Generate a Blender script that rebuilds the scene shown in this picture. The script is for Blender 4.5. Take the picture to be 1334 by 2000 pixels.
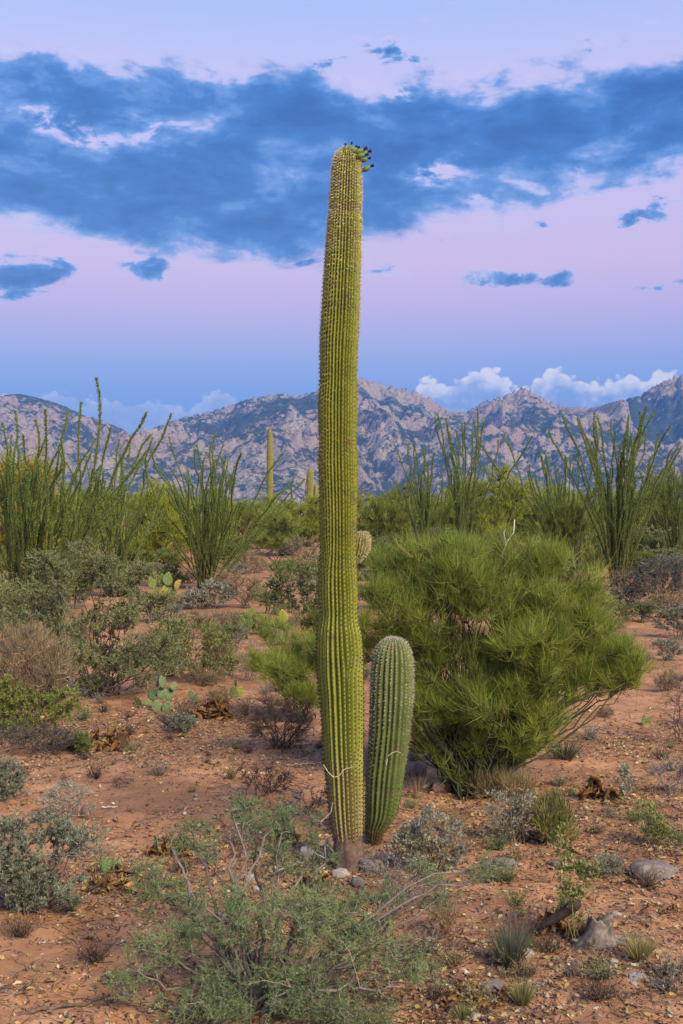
import bpy, math, random
import numpy as np

for o in list(bpy.data.objects):
    bpy.data.objects.remove(o)
scene = bpy.context.scene
col = scene.collection
R = math.radians
F, H = 2200.0, 1.9            # focal length in photograph pixels, eye height in metres

# ------------------------------------------------------------------ camera
cd = bpy.data.cameras.new('camera'); cam = bpy.data.objects.new('camera', cd); col.objects.link(cam)
cam.location = (0, 0, H); cam.rotation_euler = (R(90), 0, 0)
cd.sensor_fit = 'VERTICAL'; cd.sensor_height = 36.0; cd.lens = 36.0 * F / 2000.0
cd.clip_start = 0.05; cd.clip_end = 30000
scene.camera = cam

# ------------------------------------------------------------------ light, exposure
SUN_AZ, SUN_EL = R(142), R(38)      # clockwise from +Y: behind the camera, to its right
ld = bpy.data.lights.new('sun', 'SUN'); sun = bpy.data.objects.new('sun', ld); col.objects.link(sun)
ld.energy = 5.0; ld.angle = R(22); ld.color = (1.0, 0.88, 0.58)
sun.rotation_euler = (R(90) - SUN_EL, 0, math.pi - SUN_AZ)
scene.view_settings.view_transform = 'Standard'; scene.view_settings.look = 'None'
scene.view_settings.exposure = 0.15; scene.view_settings.gamma = 1.0
scene.view_settings.use_curve_mapping = False
scene.cycles.use_denoising = True
scene.cycles.max_bounces = 6; scene.cycles.diffuse_bounces = 3; scene.cycles.transmission_bounces = 4
scene.cycles.volume_bounces = 0

# ------------------------------------------------------------------ node helpers
def lin(r, g, b):
    f = lambda c: (c / 255 / 12.92) if c / 255 <= 0.04045 else ((c / 255 + 0.055) / 1.055) ** 2.4
    return (f(r), f(g), f(b), 1.0)

class NT:
    def __init__(s, tree): s.t = tree; s.L = tree.links
    def n(s, typ, **kw):
        x = s.t.nodes.new(typ)
        for k, v in kw.items(): setattr(x, k, v)
        return x
    def put(s, sock, v):
        if isinstance(v, bpy.types.NodeSocket): s.L.new(v, sock)
        else: sock.default_value = v
    def m(s, op, a, b=0.0, c=0.0):
        x = s.n('ShaderNodeMath', operation=op)
        s.put(x.inputs[0], a); s.put(x.inputs[1], b); s.put(x.inputs[2], c)
        return x.outputs[0]
    def mr(s, v, a, b, c=0.0, d=1.0, smooth=False):
        x = s.n('ShaderNodeMapRange'); x.interpolation_type = 'SMOOTHSTEP' if smooth else 'LINEAR'
        for i, q in enumerate((v, a, b, c, d)): s.put(x.inputs[i], q)
        return x.outputs[0]
    def mix(s, f, a, b, blend='MIX'):
        x = s.n('ShaderNodeMix', data_type='RGBA', blend_type=blend)
        s.put(x.inputs[0], f); s.put(x.inputs[6], a); s.put(x.inputs[7], b)
        return x.outputs[2]
    def ramp(s, f, stops, interp='LINEAR'):
        x = s.n('ShaderNodeValToRGB'); cr = x.color_ramp; cr.interpolation = interp
        while len(cr.elements) < len(stops): cr.elements.new(0.5)
        for e, (p, c) in zip(cr.elements, stops): e.position = p
        for e, (p, c) in zip(cr.elements, stops): e.color = c if len(c) == 4 else (*c, 1)
        s.put(x.inputs[0], f); return x.outputs[0]
    def noise(s, vec, scale, detail=4, rough=0.55, dist=0.0, dim='3D'):
        x = s.n('ShaderNodeTexNoise', noise_dimensions=dim); s.put(x.inputs['Vector'], vec)
        x.inputs['Scale'].default_value = scale; x.inputs['Detail'].default_value = detail
        x.inputs['Roughness'].default_value = rough; x.inputs['Distortion'].default_value = dist
        return x.outputs[0]
    def vor(s, vec, scale, feature='F1', dim='3D'):
        x = s.n('ShaderNodeTexVoronoi', feature=feature, voronoi_dimensions=dim); s.put(x.inputs['Vector'], vec)
        x.inputs['Scale'].default_value = scale
        return x.outputs[0]
    def xyz(s, x, y, z):
        c = s.n('ShaderNodeCombineXYZ')
        for i, q in enumerate((x, y, z)): s.put(c.inputs[i], q)
        return c.outputs[0]
    def sep(s, v):
        c = s.n('ShaderNodeSeparateXYZ'); s.put(c.inputs[0], v); return c.outputs

# ------------------------------------------------------------------ sky
def make_world():
    w = bpy.data.worlds.new('World'); scene.world = w; w.use_nodes = True
    t = w.node_tree; t.nodes.clear(); N = NT(t)
    tc = N.n('ShaderNodeTexCoord')
    x, y, z = N.sep(tc.outputs['Generated'])
    rad = N.m('SQRT', N.m('ADD', N.m('MULTIPLY', x, x), N.m('MULTIPLY', y, y)))
    q = N.m('MULTIPLY', N.m('DIVIDE', z, N.m('MAXIMUM', rad, 0.02)), 2.2)      # tangent of elevation x 2.2
    az = N.m('ARCTAN2', x, y)
    p = N.m('MULTIPLY', az, 2.2)
    e = lambda py: (1000 - py) / 1000 / 2.0
    sky = N.ramp(N.m('MULTIPLY', q, 0.5), [
        (0.0, lin(118, 152, 222)), (e(830), lin(112, 160, 236)), (e(770), lin(128, 166, 238)), (e(720), lin(150, 173, 238)), (e(665), lin(180, 178, 234)),
        (e(600), lin(205, 182, 232)), (e(520), lin(219, 191, 232)), (e(400), lin(214, 194, 236)),
        (e(150), lin(203, 198, 242)), (e(20), lin(177, 193, 246)), (0.75, lin(140, 168, 234)), (1.0, lin(120, 150, 222))])
    # --- the broad blue cloud bank: its lower and upper edge along the horizon, broken up by noise
    pr = N.mr(p, -0.75, 0.75)
    P = lambda px: ((px - 667) / 1000 + 0.75) / 1.5
    k_ = lambda px: math.cos(math.atan((px - 667) / 2200))
    g = lambda top, bot, px=667: (e(top) * k_(px), e(bot) * k_(px), 0, 1)
    E = [(-83, 70, 455), (0, 78, 455), (100, 88, 472), (200, 112, 500), (420, 122, 508), (560, 140, 500), (700, 165, 475), (800, 115, 468), (900, 130, 448), (1050, 122, 420), (1180, 108, 395), (1334, 112, 318), (1417, 95, 350)]
    edge = N.ramp(pr, [(max(0, min(1, P(x_))), g(t_, b_, x_)) for x_, t_, b_ in E], 'B_SPLINE')
    er = N.n('ShaderNodeSeparateColor'); t.links.new(edge, er.inputs[0])
    q2 = N.m('MULTIPLY', q, 0.5)
    ind = N.m('MINIMUM', N.m('SUBTRACT', q2, er.outputs[1]), N.m('SUBTRACT', er.outputs[0], q2))   # inside the bank > 0
    v1 = N.xyz(p, N.m('MULTIPLY', q, 1.9), 3.7)
    n1 = N.noise(v1, 3.0, 4, 0.6, 0.25, '2D')
    n2 = N.noise(N.xyz(p, N.m('MULTIPLY', q, 2.2), 9.1), 7.5, 5, 0.62, 0.3, '2D')
    body = N.mr(ind, -0.045, 0.035, -0.75, 1.0)
    dens = N.m('ADD', body, N.m('ADD', N.m('MULTIPLY', N.m('SUBTRACT', n1, 0.5), 1.25), N.m('MULTIPLY', N.m('SUBTRACT', n2, 0.5), 1.15)))
    # --- small separate clouds below the bank
    def puff(px, py, rx, ry, seed, w=1.0):
        dx = N.m('DIVIDE', N.m('SUBTRACT', p, (px - 667) / 1000), rx / 1000)
        dy = N.m('DIVIDE', N.m('SUBTRACT', q, (1000 - py) / 1000), ry / 1000)
        d = N.m('SUBTRACT', 1.0, N.m('SQRT', N.m('ADD', N.m('MULTIPLY', dx, dx), N.m('MULTIPLY', dy, dy))))
        return N.m('ADD', N.m('MULTIPLY', d, w * 0.72), N.m('MULTIPLY', N.m('SUBTRACT', n2, 0.54), 3.6))
    for a in ((30, 545, 190, 62, 1), (60, 590, 90, 22, 1, .9), (1040, 549, 125, 24, 2, 1.35), (1245, 437, 125, 40, 3, 1.3), (1055, 448, 42, 22, 4, .9),
              (735, 530, 60, 14, 5, .7), (865, 470, 70, 30, 5, .75), (1250, 577, 40, 9, 6, .7), (1330, 573, 30, 9, 6, .8), (420, 565, 40, 12, 6, .6),
              (260, 525, 90, 36, 6, .85), (1230, 100, 80, 18, 6, .55), (735, 97, 70, 20, 7, .15), (850, 120, 75, 45, 7, .6), (590, 520, 60, 20, 6, .6)):
        dens = N.m('MAXIMUM', dens, puff(*a))
    n3_ = N.noise(N.xyz(N.m('ADD', p, 4.0), N.m('MULTIPLY', q, 2.0), 0.0), 10.0, 5, 0.62, 0.3, '2D')
    for hx, hy, rx, ry, am in ((100, 235, 130, 60, 1.0), (190, 275, 90, 36, .9), (300, 255, 90, 70, .8), (855, 335, 110, 48, 1.3), (935, 387, 60, 16, 1.2), (780, 185, 120, 40, .8), (1110, 330, 80, 30, .5)):   # thin places
        dx = N.m('DIVIDE', N.m('SUBTRACT', p, (hx - 667) / 1000), rx / 1000); dy = N.m('DIVIDE', N.m('SUBTRACT', q, (1000 - hy) / 1000 * k_(hx)), ry / 1000)
        hl = N.m('MAXIMUM', 0.0, N.m('SUBTRACT', 1.1, N.m('SQRT', N.m('ADD', N.m('MULTIPLY', dx, dx), N.m('MULTIPLY', dy, dy)))))
        hl = N.m('MULTIPLY', N.m('MULTIPLY', hl, hl), N.mr(n3_, 0.36, 0.62, 0.0, 1.6))
        dens = N.m('SUBTRACT', dens, N.m('MULTIPLY', hl, am * 0.7))
    core = N.noise(N.xyz(p, N.m('MULTIPLY', q, 2.0), 1.3), 5.2, 5, 0.6, 0.15, '2D')
    dd = N.m('ADD', dens, N.m('MULTIPLY', N.m('SUBTRACT', core, 0.52), 2.0))
    ccol = N.ramp(N.mr(dd, 0.0, 1.7), [(0.0, lin(214, 200, 240)), (0.16, lin(190, 190, 238)), (0.30, lin(104, 148, 218)), (0.50, lin(44, 112, 194)), (0.74, lin(12, 90, 172)), (1.0, lin(4, 74, 154))])
    alpha = N.mr(dens, 0.0, 0.55, 0.0, 1.0, True)
    c = N.mix(alpha, sky, ccol)
    # --- heaped white clouds low over the range
    ct = lambda py: (e(py), 0, 0, 1)
    CT = [(-83, 745), (-60, 765), (20, 762), (60, 790), (90, 774), (160, 765), (250, 785), (330, 792), (390, 782), (420, 768), (445, 766), (475, 785), (520, 850), (770, 850), (820, 752), (900, 735), (965, 728), (1030, 742), (1095, 724), (1150, 742), (1215, 746), (1260, 733), (1310, 736), (1417, 725)]
    ctop = N.ramp(pr, [(max(0, min(1, P(x_))), (e(y_) * k_(x_), 0, 0, 1)) for x_, y_ in CT], 'LINEAR')
    cr = N.n('ShaderNodeSeparateColor'); t.links.new(ctop, cr.inputs[0])
    pv = N.xyz(p, N.m('MULTIPLY', q, 1.25), 0.4)
    wv = N.noise(pv, 26, 3, 0.6, 0, '2D')
    vo = N.vor(N.xyz(p, N.m('MULTIPLY', q, 1.3), 0.2), 52, dim='2D')
    vb = N.vor(N.xyz(p, N.m('MULTIPLY', q, 1.2), 5.2), 14, dim='2D')
    below = N.m('SUBTRACT', cr.outputs[0], q2)
    cd_ = N.m('ADD', below, N.m('ADD', N.m('MULTIPLY', N.m('SUBTRACT', 0.45, vb), 0.022), N.m('ADD', N.m('MULTIPLY', N.m('SUBTRACT', 0.42, vo), 0.011), N.m('MULTIPLY', N.m('SUBTRACT', wv, 0.5), 0.010))))
    ca = N.mr(cd_, -0.001, 0.004, 0, 1, True)
    lit = N.m('ADD', N.mr(cd_, 0.001, 0.022, 0.95, 0.0), N.m('ADD', N.m('MULTIPLY', N.m('SUBTRACT', N.noise(pv, 22, 4, 0.65, 0, '2D'), 0.5), 1.3), N.m('ADD', N.m('MULTIPLY', N.m('SUBTRACT', 0.42, vo), 0.55), N.m('MULTIPLY', N.m('SUBTRACT', 0.45, vb), 0.5))))
    east = N.mr(p, -0.2, 0.15, 0.45, 1.0)
    lit = N.m('MULTIPLY', lit, east)
    cc = N.ramp(lit, [(0.0, lin(132, 166, 232)), (0.3, lin(160, 184, 238)), (0.55, lin(206, 212, 246)), (0.85, lin(250, 244, 252))])
    c = N.mix(N.m('MULTIPLY', ca, 0.95), c, cc)
    st = N.n('ShaderNodeTexSky', sky_type='NISHITA'); st.sun_disc = False
    st.sun_elevation = R(3); st.sun_rotation = SUN_AZ
    b1 = N.n('ShaderNodeBackground'); t.links.new(c, b1.inputs[0]); b1.inputs[1].default_value = 0.92
    b2 = N.n('ShaderNodeBackground'); t.links.new(st.outputs[0], b2.inputs[0]); b2.inputs[1].default_value = 0.05
    ad = N.n('ShaderNodeAddShader'); t.links.new(b1.outputs[0], ad.inputs[0]); t.links.new(b2.outputs[0], ad.inputs[1])
    o = N.n('ShaderNodeOutputWorld'); t.links.new(ad.outputs[0], o.inputs[0])
make_world()
scene.world.cycles.sampling_method = 'NONE'

# ------------------------------------------------------------------ numpy noise
def _h(ix, iy, seed):
    n = (ix.astype(np.int64) * 374761393 + iy.astype(np.int64) * 668265263 + seed * 982451653) & 0xffffffff
    n = ((n ^ (n >> 13)) * 1274126177) & 0xffffffff
    n = ((n ^ (n >> 16)) * 2246822519) & 0xffffffff
    return ((n ^ (n >> 15)) & 0xffffff) / float(0xffffff)
def vnoise(x, y, seed=0):
    x = np.asarray(x, float); y = np.asarray(y, float)
    ix, iy = np.floor(x), np.floor(y); fx, fy = x - ix, y - iy
    fx = fx * fx * fx * (fx * (fx * 6 - 15) + 10); fy = fy * fy * fy * (fy * (fy * 6 - 15) + 10)
    a, b = _h(ix, iy, seed), _h(ix + 1, iy, seed); c, d = _h(ix, iy + 1, seed), _h(ix + 1, iy + 1, seed)
    return (a * (1 - fx) + b * fx) * (1 - fy) + (c * (1 - fx) + d * fx) * fy
def fbm(x, y, octv=4, seed=0, gain=0.5):
    s = 0; a = 1; t = 0
    for k in range(octv):
        s = s + a * vnoise(x * 2 ** k + k * 17.3, y * 2 ** k - k * 9.1, seed + k); t += a; a *= gain
    return s / t
def ridged(x, y, octv=4, seed=0, gain=0.5):
    s = 0; a = 1; t = 0
    for k in range(octv):
        s = s + a * (1 - np.abs(2 * vnoise(x * 2 ** k + k * 7.7, y * 2 ** k + k * 3.1, seed + k) - 1)); t += a; a *= gain
    return s / t
def worley(x, y, seed=0):
    ix, iy = np.floor(x), np.floor(y); best = np.full(np.shape(x), 9.0); cid = np.zeros(np.shape(x))
    for dx in (-1, 0, 1):
        for dy in (-1, 0, 1):
            cx, cy = ix + dx, iy + dy
            px = cx + _h(cx, cy, seed); py = cy + _h(cx, cy, seed + 7)
            d = np.hypot(x - px, y - py); m = d < best
            best = np.where(m, d, best); cid = np.where(m, _h(cx, cy, seed + 13), cid)
    return best, cid

# ------------------------------------------------------------------ mesh helpers
def mesh_np(name, V, faces, mat=None, rgb=None, smooth=False, mats=None, midx=None):
    V = np.asarray(V, np.float32); me = bpy.data.meshes.new(name)
    faces = [np.asarray(f, np.int32) for f in faces if len(f)]
    me.vertices.add(len(V)); me.vertices.foreach_set('co', V.ravel())
    nl = sum(f.size for f in faces); npoly = sum(len(f) for f in faces)
    me.loops.add(nl); me.polygons.add(npoly)
    me.loops.foreach_set('vertex_index', np.concatenate([f.ravel() for f in faces]))
    tot = np.concatenate([np.full(len(f), f.shape[1], np.int32) for f in faces])
    st = np.concatenate([[0], np.cumsum(tot)[:-1]]).astype(np.int32)
    me.polygons.foreach_set('loop_start', st)
    if smooth: me.polygons.foreach_set('use_smooth', np.ones(npoly, bool))
    for m_ in (mats or ([mat] if mat else [])): me.materials.append(m_)
    if midx is not None: me.polygons.foreach_set('material_index', np.asarray(midx, np.int32))
    if rgb is not None:
        a = me.attributes.new('Col', 'FLOAT_COLOR', 'POINT')
        c4 = np.ones((len(V), 4), np.float32); c4[:, :3] = rgb; a.data.foreach_set('color', c4.ravel())
    me.update(calc_edges=True); me.validate()
    return me
def link(name, me, parent=None, loc=(0, 0, 0), rz=0.0, sc=1.0):
    o = bpy.data.objects.new(name, me); col.objects.link(o); o.parent = parent
    o.location = loc; o.rotation_euler = (0, 0, rz); o.scale = (sc, sc, sc)
    return o
def empty(name, loc, label, cat, group=None, rz=0.0, sc=1.0):
    o = bpy.data.objects.new(name, None); col.objects.link(o); o.empty_display_size = 0.1
    o.location = loc; o.rotation_euler = (0, 0, rz); o.scale = (sc, sc, sc)
    return tag(o, label, cat, group)
def tag(o, label=None, cat=None, group=None, kind=None):
    for k, v in (('label', label), ('category', cat), ('group', group), ('kind', kind)):
        if v: o[k] = v
    return o

class Geo:                                    # collects triangles and quads with one colour per vertex
    def __init__(s): s.V = []; s.T = []; s.Q = []; s.C = []; s.n = 0
    def add(s, V, T=None, Q=None, C=(1, 1, 1)):
        V = np.asarray(V, float).reshape(-1, 3)
        C = np.broadcast_to(np.asarray(C, float), V.shape)
        if T is not None and len(T): s.T.append(np.asarray(T) + s.n)
        if Q is not None and len(Q): s.Q.append(np.asarray(Q) + s.n)
        s.V.append(V); s.C.append(C); s.n += len(V)
    def mesh(s, name, mat, smooth=False):
        f = []
        if s.T: f.append(np.concatenate(s.T))
        if s.Q: f.append(np.concatenate(s.Q))
        return mesh_np(name, np.concatenate(s.V), f, mat, np.concatenate(s.C), smooth)

def unit(v): return v / np.maximum(np.linalg.norm(v, axis=-1, keepdims=True), 1e-9)
def frame(d):
    up = np.where(np.abs(d[..., 2:3]) > 0.9, np.array([1.0, 0, 0]), np.array([0, 0, 1.0]))
    a = unit(np.cross(d, up)); return a, np.cross(d, a)
def tube(g, pts, r0, r1, k=5, C=(1, 1, 1), cap=True):
    pts = np.asarray(pts, float); n = len(pts)
    d = unit(np.gradient(pts, axis=0)); a, b = frame(d)
    rr = np.linspace(r0, r1, n)[:, None, None] if np.isscalar(r0) else np.asarray(r0)[:, None, None]
    th = np.arange(k) / k * 2 * np.pi
    ring = pts[:, None] + rr * (np.cos(th)[None, :, None] * a[:, None] + np.sin(th)[None, :, None] * b[:, None])
    i = np.arange(n - 1)[:, None] * k; j = np.arange(k)[None]; j2 = (j + 1) % k
    Q = np.stack([i + j, i + j2, i + k + j2, i + k + j], -1).reshape(-1, 4)
    V = ring.reshape(-1, 3)
    T = None
    if cap:
        V = np.concatenate([V, pts[:1], pts[-1:]]); m = n * k; jj = np.arange(k)
        T = np.concatenate([np.stack([np.full(k, m), (jj + 1) % k, jj], -1), np.stack([np.full(k, m + 1), m - k + jj, m - k + (jj + 1) % k], -1)])
    g.add(V, T, Q, C)
def bez(a, b, c, n):
    t = np.linspace(0, 1, n)[:, None]; return (1 - t) ** 2 * a + 2 * t * (1 - t) * b + t * t * c
def ribbons(g, P, D, L, W, C, bend, rng):       # thin tapered blades: 3 faces each
    n = len(P); D = unit(D); a, b = frame(D); th = rng.uniform(0, 2 * np.pi, (n, 1))
    s = np.cos(th) * a + np.sin(th) * b
    L = np.broadcast_to(np.asarray(L, float).reshape(-1, 1), (n, 1)); W = np.broadcast_to(np.asarray(W, float).reshape(-1, 1), (n, 1))
    mid = P + D * L * 0.5 + bend * L * 0.12; tip = P + D * L * 0.93 + bend * L * 0.45
    V = np.stack([P - s * W * .5, P + s * W * .5, mid + s * W * .42, mid - s * W * .42, tip], 1).reshape(-1, 3)
    o = np.arange(n)[:, None] * 5
    g.add(V, o + np.array([[3, 2, 4]]), o + np.array([[0, 1, 2, 3]]), np.repeat(np.broadcast_to(C, (n, 3)), 5, 0))
def leaves(g, P, D, L, W, C, rng):              # small folded diamond leaves: 2 triangles each
    n = len(P); D = unit(D); a, b = frame(D); th = rng.uniform(0, 2 * np.pi, (n, 1))
    s = np.cos(th) * a + np.sin(th) * b; u = np.cross(D, s)
    L = np.broadcast_to(np.asarray(L, float).reshape(-1, 1), (n, 1)); W = np.broadcast_to(np.asarray(W, float).reshape(-1, 1), (n, 1))
    m_ = P + D * L * 0.5
    V = np.stack([P, m_ + s * W * .5 + u * W * .2, P + D * L, m_ - s * W * .5 + u * W * .2], 1).reshape(-1, 3)
    o = np.arange(n)[:, None] * 4
    g.add(V, np.concatenate([o + np.array([[0, 1, 2]]), o + np.array([[0, 2, 3]])]), None, np.repeat(np.broadcast_to(C, (n, 3)), 4, 0))

# ------------------------------------------------------------------ materials
def base_mat(name):
    m = bpy.data.materials.new(name); m.use_nodes = True; t = m.node_tree; t.nodes.clear(); N = NT(t)
    o = N.n('ShaderNodeOutputMaterial'); b = N.n('ShaderNodeBsdfPrincipled')
    b.inputs['Specular IOR Level'].default_value = 0.25
    t.links.new(b.outputs[0], o.inputs[0]); return m, N, b, o
def mat_attr(name, rough=0.7, trans=0.0, nscale=30.0, var=0.25, spec=0.2):
    """colour comes from the per-piece attribute, with procedural mottling"""
    m, N, b, o = base_mat(name)
    at = N.n('ShaderNodeAttribute', attribute_name='Col'); tc = N.n('ShaderNodeTexCoord')
    nz = N.noise(tc.outputs['Object'], nscale, 3)
    c = N.mix(1.0, at.outputs['Color'], N.ramp(nz, [(0.3, (1 - var,) * 3), (0.7, (1 + var,) * 3)]), 'MULTIPLY')
    N.put(b.inputs['Base Color'], c); b.inputs['Roughness'].default_value = rough; b.inputs['Specular IOR Level'].default_value = spec
    if trans:
        tr = N.n('ShaderNodeBsdfTranslucent'); N.put(tr.inputs[0], c); mx = N.n('ShaderNodeMixShader'); mx.inputs[0].default_value = trans
        N.L.new(b.outputs[0], mx.inputs[1]); N.L.new(tr.outputs[0], mx.inputs[2]); N.L.new(mx.outputs[0], o.inputs[0])
    return m
def mat_rock(name, c1, c2, c3, scale=6.0):
    m, N, b, o = base_mat(name); tc = N.n('ShaderNodeTexCoord'); v = tc.outputs['Object']
    n1 = N.noise(v, scale, 6, 0.65); n2 = N.noise(v, scale * 5, 5, 0.7)
    c = N.mix(N.mr(n1, 0.35, 0.65), c1, c2); c = N.mix(N.mr(n2, 0.52, 0.68), c, c3); N.put(b.inputs['Base Color'], c)
    b.inputs['Roughness'].default_value = 0.9
    bp = N.n('ShaderNodeBump'); bp.inputs['Strength'].default_value = 0.6; bp.inputs['Distance'].default_value = 0.012
    N.put(bp.inputs['Height'], N.noise(v, scale * 6, 6, 0.7)); N.L.new(bp.outputs[0], b.inputs['Normal'])
    return m
M = {}
M['leaf'] = mat_attr('leaf', 0.65, 0.30, 25, 0.2)
M['wood'] = mat_attr('wood', 0.85, 0.0, 60, 0.35)
M['spine'] = mat_attr('spine', 0.6, 0.12, 40, 0.15)
M['pad'] = mat_attr('cactus_pad', 0.6, 0.0, 9, 0.4, 0.25)
M['crust'] = mat_attr('dry_crust', 0.8, 0.08, 45, 0.5)
M['litter'] = mat_attr('litter', 0.85, 0.0, 20, 0.3)
M['rock_grey'] = mat_rock('rock_grey', (0.15, 0.125, 0.12, 1), (0.29, 0.24, 0.22, 1), (0.07, 0.06, 0.058, 1))
M['rock_white'] = mat_rock('rock_white', (0.50, 0.44, 0.40, 1), (0.34, 0.27, 0.23, 1), (0.66, 0.62, 0.60, 1), 14)
M['rock_red'] = mat_rock('rock_red', (0.22, 0.13, 0.11, 1), (0.33, 0.22, 0.19, 1), (0.12, 0.08, 0.08, 1))

def mat_soil():
    m, N, b, o = base_mat('soil'); g = N.n('ShaderNodeNewGeometry'); v = g.outputs['Position']
    big = N.noise(v, 0.55, 5, 0.6, 0.4); mid = N.noise(v, 3.2, 6, 0.65, 0.3); fin = N.noise(v, 38, 5, 0.7); grit = N.noise(v, 170, 3, 0.7)
    c = N.ramp(mid, [(0.28, (0.29, 0.135, 0.070)), (0.5, (0.45, 0.222, 0.116)), (0.72, (0.58, 0.32, 0.185))])
    c = N.mix(N.mr(big, 0.46, 0.60, 0, 0.75), c, N.ramp(fin, [(0.3, (0.20, 0.095, 0.05)), (0.7, (0.37, 0.19, 0.11))]))
    c = N.mix(N.mr(fin, 0.56, 0.72, 0, 0.55), c, (0.19, 0.085, 0.048, 1))
    st = N.noise(N.xyz(N.sep(v)[0], N.m('MULTIPLY', N.sep(v)[1], 1.0), 0.0), 9, 7, 0.75, 1.2)
    c = N.mix(N.mr(st, 0.56, 0.66, 0, 0.7), c, (0.15, 0.070, 0.042, 1))
    c = N.mix(N.mr(grit, 0.66, 0.76, 0, 0.5), c, (0.55, 0.36, 0.25, 1))
    N.put(b.inputs['Base Color'], c); b.inputs['Roughness'].default_value = 0.95; b.inputs['Specular IOR Level'].default_value = 0.1
    bp = N.n('ShaderNodeBump'); bp.inputs['Strength'].default_value = 0.8; bp.inputs['Distance'].default_value = 0.012
    h = N.m('ADD', N.m('MULTIPLY', fin, 0.8), N.m('ADD', N.m('MULTIPLY', grit, 0.35), mid)); N.put(bp.inputs['Height'], h)
    N.L.new(bp.outputs[0], b.inputs['Normal'])
    return m
M['soil'] = mat_soil()

def mat_mountain():
    m, N, b, o = base_mat('mountain_rock'); g = N.n('ShaderNodeNewGeometry'); v = g.outputs['Position']
    at = N.n('ShaderNodeAttribute', attribute_name='Col'); rk = N.n('ShaderNodeSeparateColor'); N.L.new(at.outputs['Color'], rk.inputs[0])
    n1 = N.noise(v, 0.03, 9, 0.72, 0.3); n2 = N.noise(v, 0.13, 6, 0.75); n3 = N.noise(v, 0.006, 3)
    rock = N.ramp(n2, [(0.25, (0.19, 0.145, 0.125)), (0.5, (0.42, 0.33, 0.265)), (0.75, (0.70, 0.59, 0.48))])
    rock = N.mix(N.mr(n3, 0.4, 0.6), rock, N.mix(0.5, rock, (0.42, 0.25, 0.21, 1)))
    veg = N.ramp(n1, [(0.3, (0.035, 0.055, 0.05)), (0.6, (0.075, 0.09, 0.068)), (0.8, (0.15, 0.13, 0.10))])
    f = N.m('ADD', rk.outputs[0], N.m('MULTIPLY', N.m('SUBTRACT', n1, 0.5), 3.0))
    f = N.m('ADD', f, N.m('MULTIPLY', N.m('SUBTRACT', n2, 0.5), 1.6))
    c = N.mix(N.mr(f, 0.36, 0.72), veg, rock)
    N.put(b.inputs['Base Color'], c); b.inputs['Roughness'].default_value = 1.0; b.inputs['Specular IOR Level'].default_value = 0.0
    bp = N.n('ShaderNodeBump'); bp.inputs['Strength'].default_value = 1.0; bp.inputs['Distance'].default_value = 13.0
    N.put(bp.inputs['Height'], N.noise(v, 0.05, 8, 0.72)); N.L.new(bp.outputs[0], b.inputs['Normal'])
    return m
M['mountain'] = mat_mountain()

# ------------------------------------------------------------------ ground
def gz(x, y):
    x = np.asarray(x, float); y = np.asarray(y, float)
    near = np.clip((60 - y) / 40, 0, 1)
    z = (fbm(x * 0.45 + 5, y * 0.45, 3, 3) - 0.5) * 0.10 + (fbm(x * 2.2, y * 2.2, 3, 8) - 0.5) * 0.045
    return z * near
def gfine(x, y):
    return gz(x, y) + ((fbm(x * 9, y * 9, 3, 21, 0.6) - 0.5) * 0.028 + (ridged(x * 4, y * 4, 3, 5) - 0.6) * 0.016) * np.clip((30 - y) / 20, 0, 1)
def G(px, py):
    """ground point seen at a place in the photograph"""
    z = 0.0
    for _ in range(4):
        y = F * (H - z) / (py - 1000.0); x = (px - 667.0) * y / F; z = float(gz(x, y))
    return np.array([x, y, z])
def axis(lo, hi, step, far_lo, far_hi, grow=1.16):
    a = list(np.arange(lo, hi + step / 2, step)); s = step
    while a[-1] < far_hi: s *= grow; a.append(a[-1] + s)
    s = step; b = []
    x = lo
    while x > far_lo: s *= grow; x -= s; b.append(x)
    return np.array(b[::-1] + a)
def make_ground():
    X = axis(-4.2, 4.2, 0.03, -4200, 4200); Y = axis(3.4, 14.0, 0.035, -60, 4200, 1.12)
    xx, yy = np.meshgrid(X, Y); zz = gfine(xx, yy)
    V = np.stack([xx, yy, zz], -1).reshape(-1, 3); nx = len(X); ny = len(Y)
    i = (np.arange(ny - 1)[:, None] * nx + np.arange(nx - 1)[None]).ravel()
    tag(link('ground', mesh_np('ground', V, [np.stack([i, i + 1, i + nx + 1, i + nx], -1)], M['soil'], None, True)), kind='structure')
make_ground()

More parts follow.
